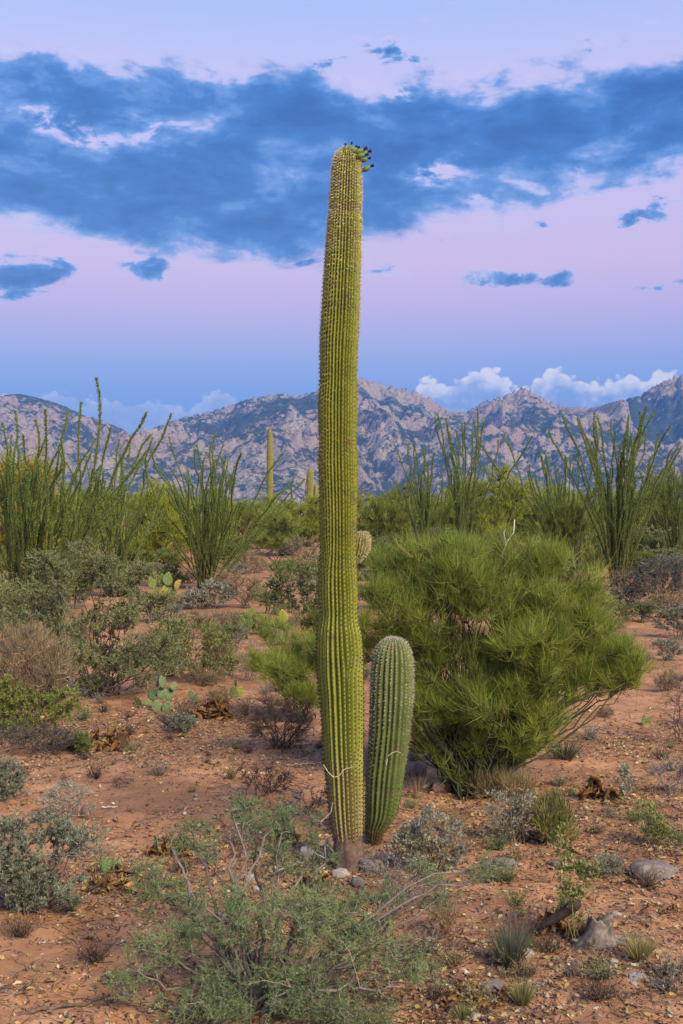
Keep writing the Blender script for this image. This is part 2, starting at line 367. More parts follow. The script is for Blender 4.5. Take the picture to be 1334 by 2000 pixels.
# ------------------------------------------------------------------ mountains
def make_mountain():
    Yr, Y0, Y1 = 4000.0, 2150.0, 4700.0
    X = np.arange(-1900, 1901, 5.2); Y = np.concatenate([np.arange(Y0, 3000, 8.0), np.arange(3000, 4100, 4.6), np.arange(4100, Y1, 18)])
    sk = np.array([(-700, 800), (-400, 822), (-200, 800), (-80, 780), (0, 772), (40, 769), (80, 778), (120, 790), (160, 809), (200, 821), (240, 838), (264, 850), (300, 835), (350, 817), (400, 806), (440, 795), (480, 780),
                   (520, 772), (550, 768), (580, 773), (610, 766), (640, 752), (670, 744), (700, 737), (722, 742), (745, 752), (770, 756), (800, 760), (815, 766), (835, 776), (860, 790), (880, 803),
                   (910, 805), (940, 786), (980, 774), (1005, 762), (1022, 756), (1040, 764), (1060, 776), (1085, 790), (1115, 795), (1150, 796), (1170, 792), (1200, 784), (1245, 774), (1280, 752), (1310, 737), (1334, 730),
                   (1420, 712), (1560, 730), (1750, 760), (2000, 780)], float)
    su = (sk[:, 0] - 667) / F; sv = (1000 - sk[:, 1]) / F
    xx, yy = np.meshgrid(X, Y)
    warp = (fbm(xx / 420, yy / 420, 3, 40) - 0.5) * 300
    s = np.clip((yy - Y0) / (Yr - Y0), 0, 1)
    Hr = np.interp(xx / Yr, su, sv) * Yr
    prof = np.where(s < 0.38, 0.30 * (s / 0.38) ** 1.6, 0.30 + 0.70 * ((np.clip(s, .38, 1) - 0.38) / 0.62) ** 0.95)
    # spurs and gullies that run down the slope
    spur = ridged((xx + warp) / 340 + 3, yy / 900, 4, 51, 0.55) - 0.62
    fine = ridged((xx + warp * .5) / 95, yy / 130, 4, 61, 0.55) - 0.6
    env = np.clip(s / 0.3, 0, 1) * np.clip((1.02 - s) / 0.25, 0.12, 1)
    h = Hr * prof + env * (spur * 210 + fine * 60)
    # granite knobs and cliffs
    w1, c1 = worley((xx + warp * .3) / 105, yy / 90, 71); w2, c2 = worley(xx / 42, yy / 34, 81); w3, c3 = worley(xx / 17, yy / 15, 91)
    k1 = np.clip(0.62 - w1, 0, 1) ** 0.7 * (c1 > 0.55); k2 = np.clip(0.6 - w2, 0, 1) ** 0.65 * (c2 > 0.45); k3 = np.clip(0.6 - w3, 0, 1) ** 0.6 * (c3 > 0.4)
    zone = np.clip((fbm(xx / 260, yy / 260, 3, 33) - 0.40) * 5, 0, 1) * np.clip((s - .25) / .2, 0, 1)
    crest = np.exp(-((s - 1) / 0.05) ** 2)
    rug = np.interp(xx / Yr, [(-200 - 667) / F, (250 - 667) / F, (330 - 667) / F, (600 - 667) / F, (720 - 667) / F, (830 - 667) / F, (900 - 667) / F, (990 - 667) / F, (1060 - 667) / F, (1150 - 667) / F, (1240 - 667) / F, (1320 - 667) / F], [.15, .1, .25, .6, 1, 1, .3, .9, .9, .5, .5, 1])
    knob = k1 * 46 + k2 * 30 + k3 * 16
    h = h + knob * zone * np.clip((1.0 - s) / .12, 0.25, 1) * np.clip(s / .45, 0.2, 1) + crest * rug * (k2 * 50 + k3 * 28)
    # one pale cliff face
    cu = (1165 - 667) / F * 3450
    cl = np.clip(1 - np.abs(xx - cu - 25 * np.sin(yy / 90)) / 88, 0, 1) ** 0.35 * np.clip((yy - 3330) / 34, 0, 1) * np.clip((3800 - yy) / 400, 0, 1)
    h = h + cl * 74
    back = np.clip((yy - Yr) / 700, 0, 1); h = h * (1 - back ** 1.3 * 0.9)
    # keep the skyline at the surveyed heights
    u = xx / yy
    for _ in range(3):
        ub = np.linspace(-0.46, 0.46, 460); v = (h - H) / yy; idx = np.clip(((u + 0.46) / 0.92 * 459).round().astype(int), 0, 459)
        mx = np.zeros(460); np.maximum.at(mx, idx.ravel(), np.where(np.abs(u) < .46, v, 0).ravel())
        mx = np.maximum(mx, .01); tgt = np.interp(ub, su, sv); ratio = tgt / mx
        ker = np.exp(-np.linspace(-2, 2, 9) ** 2); ker /= ker.sum()
        ratio = np.convolve(np.pad(ratio, 4, 'edge'), ker, 'valid'); h = h * (1 + (np.interp(u, ub, ratio) - 1) * np.clip((s - .35) / .3, 0, 1))
    h = np.where(s <= 0.001, -4, h)
    gy, gx = np.gradient(h, Y, X); slope = np.hypot(gx, gy)
    rock = np.clip((slope - 0.40) / 1.0, 0, 1) * 0.55 + np.clip(knob / 28, 0, 1) * zone * 0.45 + cl * 0.5 + np.clip((0.34 - s) / .2, 0, .35) + crest * rug * .25 + 0.05
    rock = rock - np.clip((-spur) * 0.9, 0, 0.4)
    V = np.stack([xx, yy, h], -1).reshape(-1, 3); nx, ny = len(X), len(Y)
    i = (np.arange(ny - 1)[:, None] * nx + np.arange(nx - 1)[None]).ravel()
    rgb = np.repeat(rock.reshape(-1, 1), 3, 1)
    tag(link('mountain', mesh_np('mountain', V, [np.stack([i, i + 1, i + nx + 1, i + nx], -1)], M['mountain'], rgb, True)), kind='structure')
make_mountain()

# ------------------------------------------------------------------ haze
def make_haze():
    x0, x1, y0, y1, z0, z1 = -4900, 4900, -300, 5600, -8, 575
    V = [(x, y, z) for z in (z0, z1) for y in (y0, y1) for x in (x0, x1)]
    Q = [(0, 2, 3, 1), (4, 5, 7, 6), (0, 1, 5, 4), (1, 3, 7, 5), (3, 2, 6, 7), (2, 0, 4, 6)]
    m = bpy.data.materials.new('haze'); m.use_nodes = True; t = m.node_tree; t.nodes.clear()
    o = t.nodes.new('ShaderNodeOutputMaterial'); v = t.nodes.new('ShaderNodeVolumePrincipled')
    v.inputs['Color'].default_value = (0.16, 0.40, 1.0, 1); v.inputs['Density'].default_value = 1.4e-4
    t.links.new(v.outputs[0], o.inputs['Volume'])
    ob = link('haze', mesh_np('haze', V, [Q], m)); tag(ob, 'thin blue evening haze filling the valley air', 'haze', kind='stuff')
make_haze()

# ------------------------------------------------------------------ saguaros
def mat_saguaro(name, c_lo, c_hi, c_yel, bands, cork, crest=0.42):
    m, N, b, o = base_mat(name); tc = N.n('ShaderNodeTexCoord'); v = tc.outputs['Object']; x, y, z = N.sep(v)
    at = N.n('ShaderNodeAttribute', attribute_name='Col'); cr = N.n('ShaderNodeSeparateColor'); N.L.new(at.outputs['Color'], cr.inputs[0])
    n1 = N.noise(N.xyz(x, y, N.m('MULTIPLY', z, 0.35)), 7, 5, 0.6); n2 = N.noise(v, 55, 4, 0.65); n3 = N.noise(N.xyz(N.m('MULTIPLY', x, 2.0), N.m('MULTIPLY', y, 2.0), N.m('MULTIPLY', z, 14)), 1.3, 4, 0.6)
    c = N.mix(N.mr(n1, 0.35, 0.65), c_lo, c_hi)
    c = N.mix(N.m('MULTIPLY', N.mr(n3, 0.40, 0.70), 0.45), c, c_yel)
    c = N.mix(N.m('MULTIPLY', cr.outputs[0], crest), c, (0.44, 0.43, 0.07, 1))           # yellower rib crests over darker grooves, partly rib shading put into the colour
    if cork > 0: c = N.mix(N.mr(N.m('ADD', z, N.m('MULTIPLY', n1, 0.5)), 0.9, 2.3, 1.0, 0.0), c, N.mix(0.55, c, (0.32, 0.35, 0.07, 1)))
    for zb, wd, am in bands:                                                             # brown scar rings
        d = N.m('ABSOLUTE', N.m('SUBTRACT', z, N.m('ADD', zb, N.m('MULTIPLY', N.m('SUBTRACT', n1, 0.5), 0.05))))
        f = N.m('MULTIPLY', N.mr(d, wd, 0.0), N.mr(n2, 0.40, 0.55, 0, am)); c = N.mix(f, c, (0.115, 0.062, 0.04, 1))
    sc = N.vor(v, 9.0); c = N.mix(N.mr(N.m('ADD', sc, N.m('MULTIPLY', N.m('SUBTRACT', n2, 0.5), 0.12)), 0.10, 0.06, 0, 0.85), c, (0.07, 0.038, 0.035, 1))     # small round scars
    s2 = N.vor(N.xyz(x, y, N.m('MULTIPLY', z, 1.6)), 4.3); c = N.mix(N.mr(N.m('ADD', s2, N.m('MULTIPLY', N.m('SUBTRACT', n2, 0.5), 0.30)), 0.16, 0.08, 0, 0.75), c, (0.17, 0.105, 0.06, 1))     # corky patches
    ck = 0.0 if cork < 0 else N.m('MULTIPLY', N.mr(N.m('ADD', z, N.m('MULTIPLY', N.m('SUBTRACT', n1, 0.5), 0.9)), cork, 0.12, 0, 1), N.mr(n2, 0.38, 0.6, 0.2, 0.85))
    c = N.mix(ck, c, (0.42, 0.26, 0.19, 1))
    N.put(b.inputs['Base Color'], c); b.inputs['Roughness'].default_value = 0.55; b.inputs['Specular IOR Level'].default_value = 0.3
    bp = N.n('ShaderNodeBump'); bp.inputs['Strength'].default_value = 0.35; bp.inputs['Distance'].default_value = 0.004
    N.put(bp.inputs['Height'], n2); N.L.new(bp.outputs[0], b.inputs['Normal'])
    return m

def saguaro_body(prof, n_base, n_extra, zs_rng, dz, dfac, rng, K=6, wander=0.02, spine=None, ar=(6.5, 4.5)):
    """prof rows: z, centre x, centre y, radius.  Ribs divide upward; returns body geo and spine geo"""
    prof = np.array(prof, float); prof = prof[np.argsort(prof[:, 0])]
    arc = np.concatenate([[0], np.cumsum(np.hypot(np.diff(prof[:, 0]), np.diff(prof[:, 3])))])
    n = max(int(arc[-1] / dz), 20); sa = np.linspace(0, arc[-1], n)
    z, cx, cy, rr = (np.interp(sa, arc, prof[:, k]) for k in range(4))
    ker = np.exp(-np.linspace(-1.6, 1.6, 7) ** 2); ker /= ker.sum()
    sm = lambda a: np.convolve(np.pad(a, 3, 'edge'), ker, 'valid')
    z, cx, cy, rr = sm(z), sm(cx), sm(cy), np.maximum(sm(rr), 0.0008)
    nr = n_base + n_extra; zs = np.full(nr, -9.0)
    zs[rng.choice(nr, n_extra, replace=False)] = rng.uniform(zs_rng[0], zs_rng[1], n_extra)
    w = np.clip((z[:, None] - zs[None]) / 0.16, 0.02, 1); w = w * w * (3 - 2 * w)
    w = np.maximum(w, 0.004) * (1 + 0.22 * np.sin(np.arange(nr) * 2.4)[None])
    wid = w / w.sum(1, keepdims=True) * 2 * np.pi
    start = np.cumsum(wid, 1) - wid
    wob = (fbm(z * 1.3, z * 0 + 3.3, 3, 15) - 0.5) * wander * 10
    t = np.arange(K) / K
    th = start[:, :, None] + wid[:, :, None] * t[None, None] + wob[:, None, None]
    prf = 1 - np.abs(2 * t - 1)                                # 0 in the valley, 1 on the crest
    dep = np.minimum(dfac * wid * rr[:, None], 0.30 * rr[:, None])
    rad = rr[:, None, None] - dep[:, :, None] * ((1 - prf[None, None]) ** 1.5)
    rad = rad * (1 + 0.02 * (fbm(th * 2, z[:, None, None] * 5, 2, 5) - 0.5))
    X = cx[:, None, None] + rad * np.sin(th); Y = cy[:, None, None] - rad * np.cos(th); Z = np.broadcast_to(z[:, None, None], X.shape)
    m_ = nr * K; V = np.stack([X, Y, Z], -1).reshape(-1, 3)
    i = np.arange(n - 1)[:, None] * m_; j = np.arange(m_)[None]; j2 = (j + 1) % m_
    Q = np.stack([i + j, i + j2, i + m_ + j2, i + m_ + j], -1).reshape(-1, 4)
    cres = np.broadcast_to((prf ** 2.2)[None, None, :, None], (n, nr, K, 3)).reshape(-1, 3)
    V = np.concatenate([V, [[cx[0], cy[0], z[0]], [cx[-1], cy[-1], z[-1]]]]); jj = np.arange(m_)
    T = np.concatenate([np.stack([np.full(m_, n * m_), (jj + 1) % m_, jj], -1), np.stack([np.full(m_, n * m_ + 1), (n - 1) * m_ + jj, (n - 1) * m_ + (jj + 1) % m_], -1)])
    g = Geo(); g.add(V, T, Q, np.concatenate([cres, np.zeros((2, 3))]))
    sg = Geo()
    if spine:
        step, per, Ls, Wd, colf, dens_top = spine
        P = []; Nn = []; zz = []
        for r_ in range(nr):
            s_ = rng.uniform(0, step)
            while s_ < arc[-1]:
                k = s_ / arc[-1] * (n - 1); a = int(k); f = k - a; b_ = min(a + 1, n - 1)
                if w[a, r_] > 0.35 and rr[a] > 0.004:
                    thc = start[a, r_] + wid[a, r_] * .5 + wob[a]
                    R_ = rr[a] * (1 - f) + rr[b_] * f; zq = z[a] * (1 - f) + z[b_] * f
                    sl = (rr[b_] - rr[a]) / max(sa[1], 1e-6)
                    nn = np.array([math.sin(thc), -math.cos(thc), -sl * 1.1])
                    P.append((cx[a] + R_ * math.sin(thc), cy[a] - R_ * math.cos(thc), zq)); Nn.append(nn); zz.append(zq)
                s_ += step * rng.uniform(.85, 1.15) * (1.0 if z[min(a, n - 1)] < dens_top else 0.72)
        P = np.array(P); Nn = unit(np.array(Nn)); zz = np.array(zz)
        C = colf(zz, rng)
        # woolly areole
        leaves(sg, np.repeat(P, 2, 0) - np.repeat(Nn, 2, 0) * .001 - [0, 0, Wd * 3], np.array([[0, 0, 1.0]]) + np.repeat(Nn, 2, 0) * .3, Wd * ar[0], Wd * ar[1], np.repeat(C, 2, 0) * .9, rng)
        Pr = np.repeat(P, per, 0); D = np.repeat(Nn, per, 0) * rng.uniform(.35, 1.2, (len(P) * per, 1)) + rng.normal(0, .55, (len(P) * per, 3))
        ribbons(sg, Pr, D, rng.uniform(.45, 1.0, len(Pr)) * Ls, Wd, np.repeat(C, per, 0) * rng.uniform(.7, 1.25, (len(Pr), 1)), np.zeros((len(Pr), 3)), rng)
    return g, sg

def px_profile(rows, base):
    s = F / base[1]; out = []
    for py, l, r in rows:
        out.append(((1000 - py) / s + H - base[2], ((l + r) / 2 - 667) / s - base[0], 0.0, max((r - l) / 2 / s, 0.001)))
    return out

def fruit_mesh():
    g = Geo(); n, k = 9, 10; th = np.arange(k) / k * 2 * np.pi
    zz = np.linspace(0, 1, n); rr = 0.5 * np.sin(np.pi * np.clip(zz, .03, .97)) ** .7 * (1.06 - .25 * zz)
    V = np.stack([rr[:, None] * np.cos(th), rr[:, None] * np.sin(th), np.broadcast_to(zz[:, None] * 1.7, (n, k))], -1).reshape(-1, 3)
    i = np.arange(n - 1)[:, None] * k; j = np.arange(k)[None]; j2 = (j + 1) % k
    g.add(V, None, np.stack([i + j, i + j2, i + k + j2, i + k + j], -1).reshape(-1, 4), (0.12, 0.20, 0.045))
    f = Geo(); tube(f, [(0, 0, 1.6), (0.03, 0, 1.8), (.06, 0, 2.05), (.08, 0.02, 2.2)], [.15, .2, .26, .30], 0, 6, (0.03, 0.022, 0.03))
    return g.mesh('fruit', M['pad'], True), f.mesh('dried_flower', M['wood'])

def make_main_saguaro():
    rng = np.random.default_rng(4)
    base = G(676, 1694); base[2] -= 0.02
    root = empty('saguaro_cactus', base, 'tall column saguaro with green fruit at its crown and a knobby arm bud', 'cactus')
    rows = [(288.5, 677, 683), (291, 667, 692), (296, 660, 698), (305, 653.5, 703), (318, 650, 705.5), (335, 648, 706), (360, 646, 706), (400, 643, 706), (410, 644, 704), (425, 641, 706), (450, 639, 705.5), (500, 635, 705), (560, 631, 703), (600, 629, 702),
            (640, 626.5, 701), (660, 625, 700), (700, 625, 697.5), (745, 625, 696), (780, 622.5, 697), (820, 622, 697), (860, 624, 695), (900, 622, 698), (960, 624, 698), (1000, 625, 697), (1040, 625, 696), (1085, 626, 695), (1100, 624, 696),
            (1120, 622.5, 697.5), (1160, 622, 699), (1200, 624.5, 698.5), (1215, 622, 700), (1235, 618, 706), (1275, 617, 709), (1320, 619.5, 709.5), (1360, 623.5, 709.5), (1400, 627, 709.5), (1460, 630, 709.5), (1520, 636, 709.5), (1570, 640, 709.5), (1605, 644, 709.5), (1628, 648, 709), (1642, 651, 707)]
    prof = px_profile(rows, base)
    def colf(z, rng):
        t = np.clip((z - 0.9) / 1.4, 0, 1)[:, None]; t2 = np.clip((z - 2.6) / 1.0, 0, 1)[:, None]
        a = np.array([[0.06, 0.045, 0.042]]); b = np.array([[0.34, 0.33, 0.09]]); c = np.array([[0.72, 0.64, 0.40]])
        cc = a * (1 - t) + b * t; cc = cc * (1 - t2) + c * t2
        return cc * rng.uniform(.75, 1.25, (len(z), 1))
    g, sg = saguaro_body(prof, 23, 11, (0.28, 1.75), 0.0115, 1.15, rng, 6, 0.02, (0.023, 7, 0.022, 0.0012, colf, 3.3), (8.5, 6.5))
    zz = lambda py: (1000 - py) / (F / base[1]) + H - base[2]
    mt = mat_saguaro('saguaro_skin', (0.085, 0.115, 0.014, 1), (0.15, 0.175, 0.02, 1), (0.28, 0.265, 0.026, 1),
                     [(zz(411), .035, 1), (zz(365), .03, .7), (zz(463), .03, .8), (zz(603), .02, .6), (zz(880), .03, .35), (zz(1040), .05, .35), (zz(1105), .02, .5), (zz(1290), .03, .3)], 0.75)
    link('body', g.mesh('saguaro_body', mt, True), root)
    tag(link('spine_cover', sg.mesh('saguaro_spines', M['spine']), root), kind='stuff')
    # woody foot
    wg = Geo(); n, k = 14, 40; zt = zz(1618)
    t = np.linspace(0, 1, n)[:, None]; th = np.arange(k)[None] / k * 2 * np.pi
    flare = 0.075 + 0.012 * (1 - t) + 0.05 * np.clip(.25 - t, 0, 1)
    rad = flare * (1 + .35 * (ridged(th * 3.2, t * 1.1 + 2, 3, 3) - .6) + .1 * (fbm(th * 9, t * 6, 2, 5) - .5))
    cxx = (679 - 667) / (F / base[1]) - base[0] + 0.018 * (1 - t)
    V = np.stack([cxx + rad * np.sin(th), -rad * np.cos(th), np.broadcast_to(t * (zt + .03) - .03, (n, k))], -1).reshape(-1, 3)
    i = np.arange(n - 1)[:, None] * k; j = np.arange(k)[None]; j2 = (j + 1) % k
    wg.add(V, None, np.stack([i + j, i + j2, i + k + j2, i + k + j], -1).reshape(-1, 4), (0.15, 0.10, 0.08))
    link('woody_foot', wg.mesh('woody_foot', M['wood'], False), root)
    # arm bud on the right, half behind the trunk
    s = F / base[1]; rows = [(1038.5, 706, 712), (1041, 699, 718), (1046, 694, 722.5), (1055, 689, 724.5), (1066, 687, 724), (1077, 687, 721), (1087, 688, 714), (1095, 689, 706), (1101, 690, 699)]
    ap = [(a[0], a[1], 0.045, a[3]) for a in px_profile(rows, base)]
    cw = lambda z, rng: np.array([[0.72, 0.60, 0.46]]) * rng.uniform(.7, 1.25, (len(z), 1))
    ag, asg = saguaro_body(ap, 18, 0, (0, 1), 0.008, 0.5, rng, 6, 0.0, (0.012, 7, 0.018, 0.0014, cw, 9))
    am = mat_saguaro('saguaro_young_skin', (0.10, 0.12, 0.03, 1), (0.17, 0.17, 0.05, 1), (0.32, 0.19, 0.06, 1), [], -5)
    arm = link('arm', ag.mesh('saguaro_arm', am, True), root); tag(link('spine_cover', asg.mesh('arm_spines', M['spine']), arm), kind='stuff')
    fm, dm = fruit_mesh()
    for px, py, dy, sz, tx, tz in ((694, 303, -.05, .027, 60, 95), (702, 306, -.03, .027, 65, 80), (688, 301, -.06, .022, 50, 120), (708, 332, -.01, .026, 62, 85), (683, 299, -.05, .02, 15, 100), (677, 300, -.055, .018, 10, 200),
                                   (697, 309, -.06, .024, 75, 100), (699, 300, .03, .02, 55, 70), (690, 297, .0, .018, 25, 90), (705, 310, .02, .022, 68, 88)):
        f = link('fruit', fm, root, ((px - 667) / s - base[0] - .004, dy, (1000 - py) / s + H - base[2] - .010), 0, sz * 1.25)
        f.rotation_euler = (0, R(tx), R(tz - 90)); link('dried_flower', dm, f)
make_main_saguaro()

def make_small_saguaro():
    rng = np.random.default_rng(9)
    base = G(731, 1648); base[2] -= 0.02
    root = empty('saguaro_cactus', base, 'short club-shaped young saguaro leaning beside the tall column saguaro', 'cactus')
    rows = [(1245, 766, 771), (1247, 756, 781), (1251, 747, 790), (1258, 739.5, 797), (1268, 733, 802), (1282, 729, 805.5), (1300, 726, 807), (1325, 724, 807.5), (1370, 722.5, 806.5), (1420, 721, 802), (1460, 719, 797), (1510, 715, 790), (1560, 713, 783),
            (1585, 714, 777), (1598, 714, 771), (1609, 714, 762), (1622, 714, 753), (1640, 717, 745), (1652, 719, 741)]
    def colf(z, rng):
        t = np.clip((z - 0.25) / 0.65, 0, 1)[:, None]
        return (np.array([[0.10, 0.085, 0.075]]) * (1 - t) + np.array([[0.60, 0.55, 0.47]]) * t) * rng.uniform(.75, 1.2, (len(z), 1))
    g, sg = saguaro_body(px_profile(rows, base), 21, 3, (0.3, .6), 0.009, 0.72, rng, 6, 0.006, (0.025, 6, 0.022, 0.0012, colf, 0.8), (9, 8))
    mt = mat_saguaro('young_saguaro_skin', (0.075, 0.11, 0.036, 1), (0.12, 0.165, 0.048, 1), (0.18, 0.21, 0.05, 1), [(0.02, .13, 1), (0.0, .16, 1), (0.03, .10, 1)], -5, 0.12)
    link('body', g.mesh('small_saguaro_body', mt, True), root); tag(link('spine_cover', sg.mesh('small_saguaro_spines', M['spine']), root), kind='stuff')
make_small_saguaro()

def make_far_saguaro(px, top, y, wpx, label, arms, seed):
    rng = np.random.default_rng(seed); s = F / y
    base = np.array([(px - 667) / s, y, 0.0]); root = empty('saguaro_cactus', base, label, 'cactus', 'far saguaros beyond the thicket')
    h = (1000 - top) / s + H; r = wpx / 2 / s
    prof = [(0, 0, 0, r * .75), (h * .2, 0, 0, r * .95), (h * .5, 0, 0, r * 1.05), (h * .8, 0, 0, r * .95), (h * .93, 0, 0, r * .8), (h * .98, 0, 0, r * .5), (h, 0, 0, r * .1)]
    mt = mat_saguaro('far_saguaro_skin', (0.15, 0.16, 0.035, 1), (0.24, 0.22, 0.045, 1), (0.30, 0.26, 0.05, 1), [(h * .45, .1, .8)], -5)
    cf = lambda z, rng: np.array([[0.45, 0.40, 0.2]]) * rng.uniform(.8, 1.2, (len(z), 1))
    g, sg = saguaro_body(prof, 16, 0, (0, 1), 0.08, 0.5, rng, 4, 0.01, (0.12, 3, 0.06, 0.012, cf, 99))
    link('body', g.mesh('far_saguaro_body', mt, True), root); tag(link('spine_cover', sg.mesh('far_spines', M['spine']), root), kind='stuff')
    for ax, az0, ah, ar in arms:
        n = 12; t = np.linspace(0, 1, n); pts = np.stack([ax * np.clip(t * 2.4, 0, 1), 0 * t - .05, az0 + ah * np.clip(t - .18, 0, 1) / .82], -1)
        ag = Geo(); tube(ag, pts, np.array([.6, .8, .95, 1, 1, 1, 1, 1, .97, .9, .7, .25]) * ar, 0, 12, (0, 0, 0)); link('arm', ag.mesh('far_arm', mt, True), root)
make_far_saguaro(527, 834, 86, 11.5, 'distant slender armless saguaro rising out of the green thicket', [], 1)
make_far_saguaro(606, 912, 80, 14, 'distant shorter saguaro with a side arm close to the tall trunk', [(.42, 2.2, 1.7, .17)], 2)

# ------------------------------------------------------------------ shrubs and trees
def tubes_many(g, PTS, r0, r1, k, C):
    n, m_, _ = PTS.shape
    d = unit(np.gradient(PTS, axis=1)); a, b = frame(d)
    r0 = np.broadcast_to(np.asarray(r0, float), (n,)); r1 = np.broadcast_to(np.asarray(r1, float), (n,))
    rr = (r0[:, None] + (r1 - r0)[:, None] * np.linspace(0, 1, m_)[None])[..., None, None]
    th = np.arange(k) / k * 2 * np.pi
    ring = PTS[:, :, None] + rr * (np.cos(th)[:, None] * a[:, :, None] + np.sin(th)[:, None] * b[:, :, None])
    o = (np.arange(n) * m_ * k)[:, None, None]; i = (np.arange(m_ - 1) * k)[None, :, None]; j = np.arange(k)[None, None]; j2 = (j + 1) % k
    Q = np.stack([o + i + j, o + i + j2, o + i + k + j2, o + i + k + j], -1).reshape(-1, 4)
    g.add(ring.reshape(-1, 3), None, Q, np.repeat(np.broadcast_to(C, (n, 3)), m_ * k, 0))
def many_bez(a, b, c, n):
    t = np.linspace(0, 1, n)[None, :, None]
    return (1 - t) ** 2 * a[:, None] + 2 * t * (1 - t) * b[:, None] + t * t * c[:, None]
def wig(rng, P, amp):
    n = rng.normal(0, 1, P.shape); n[:, 0] = 0; return P + n * amp

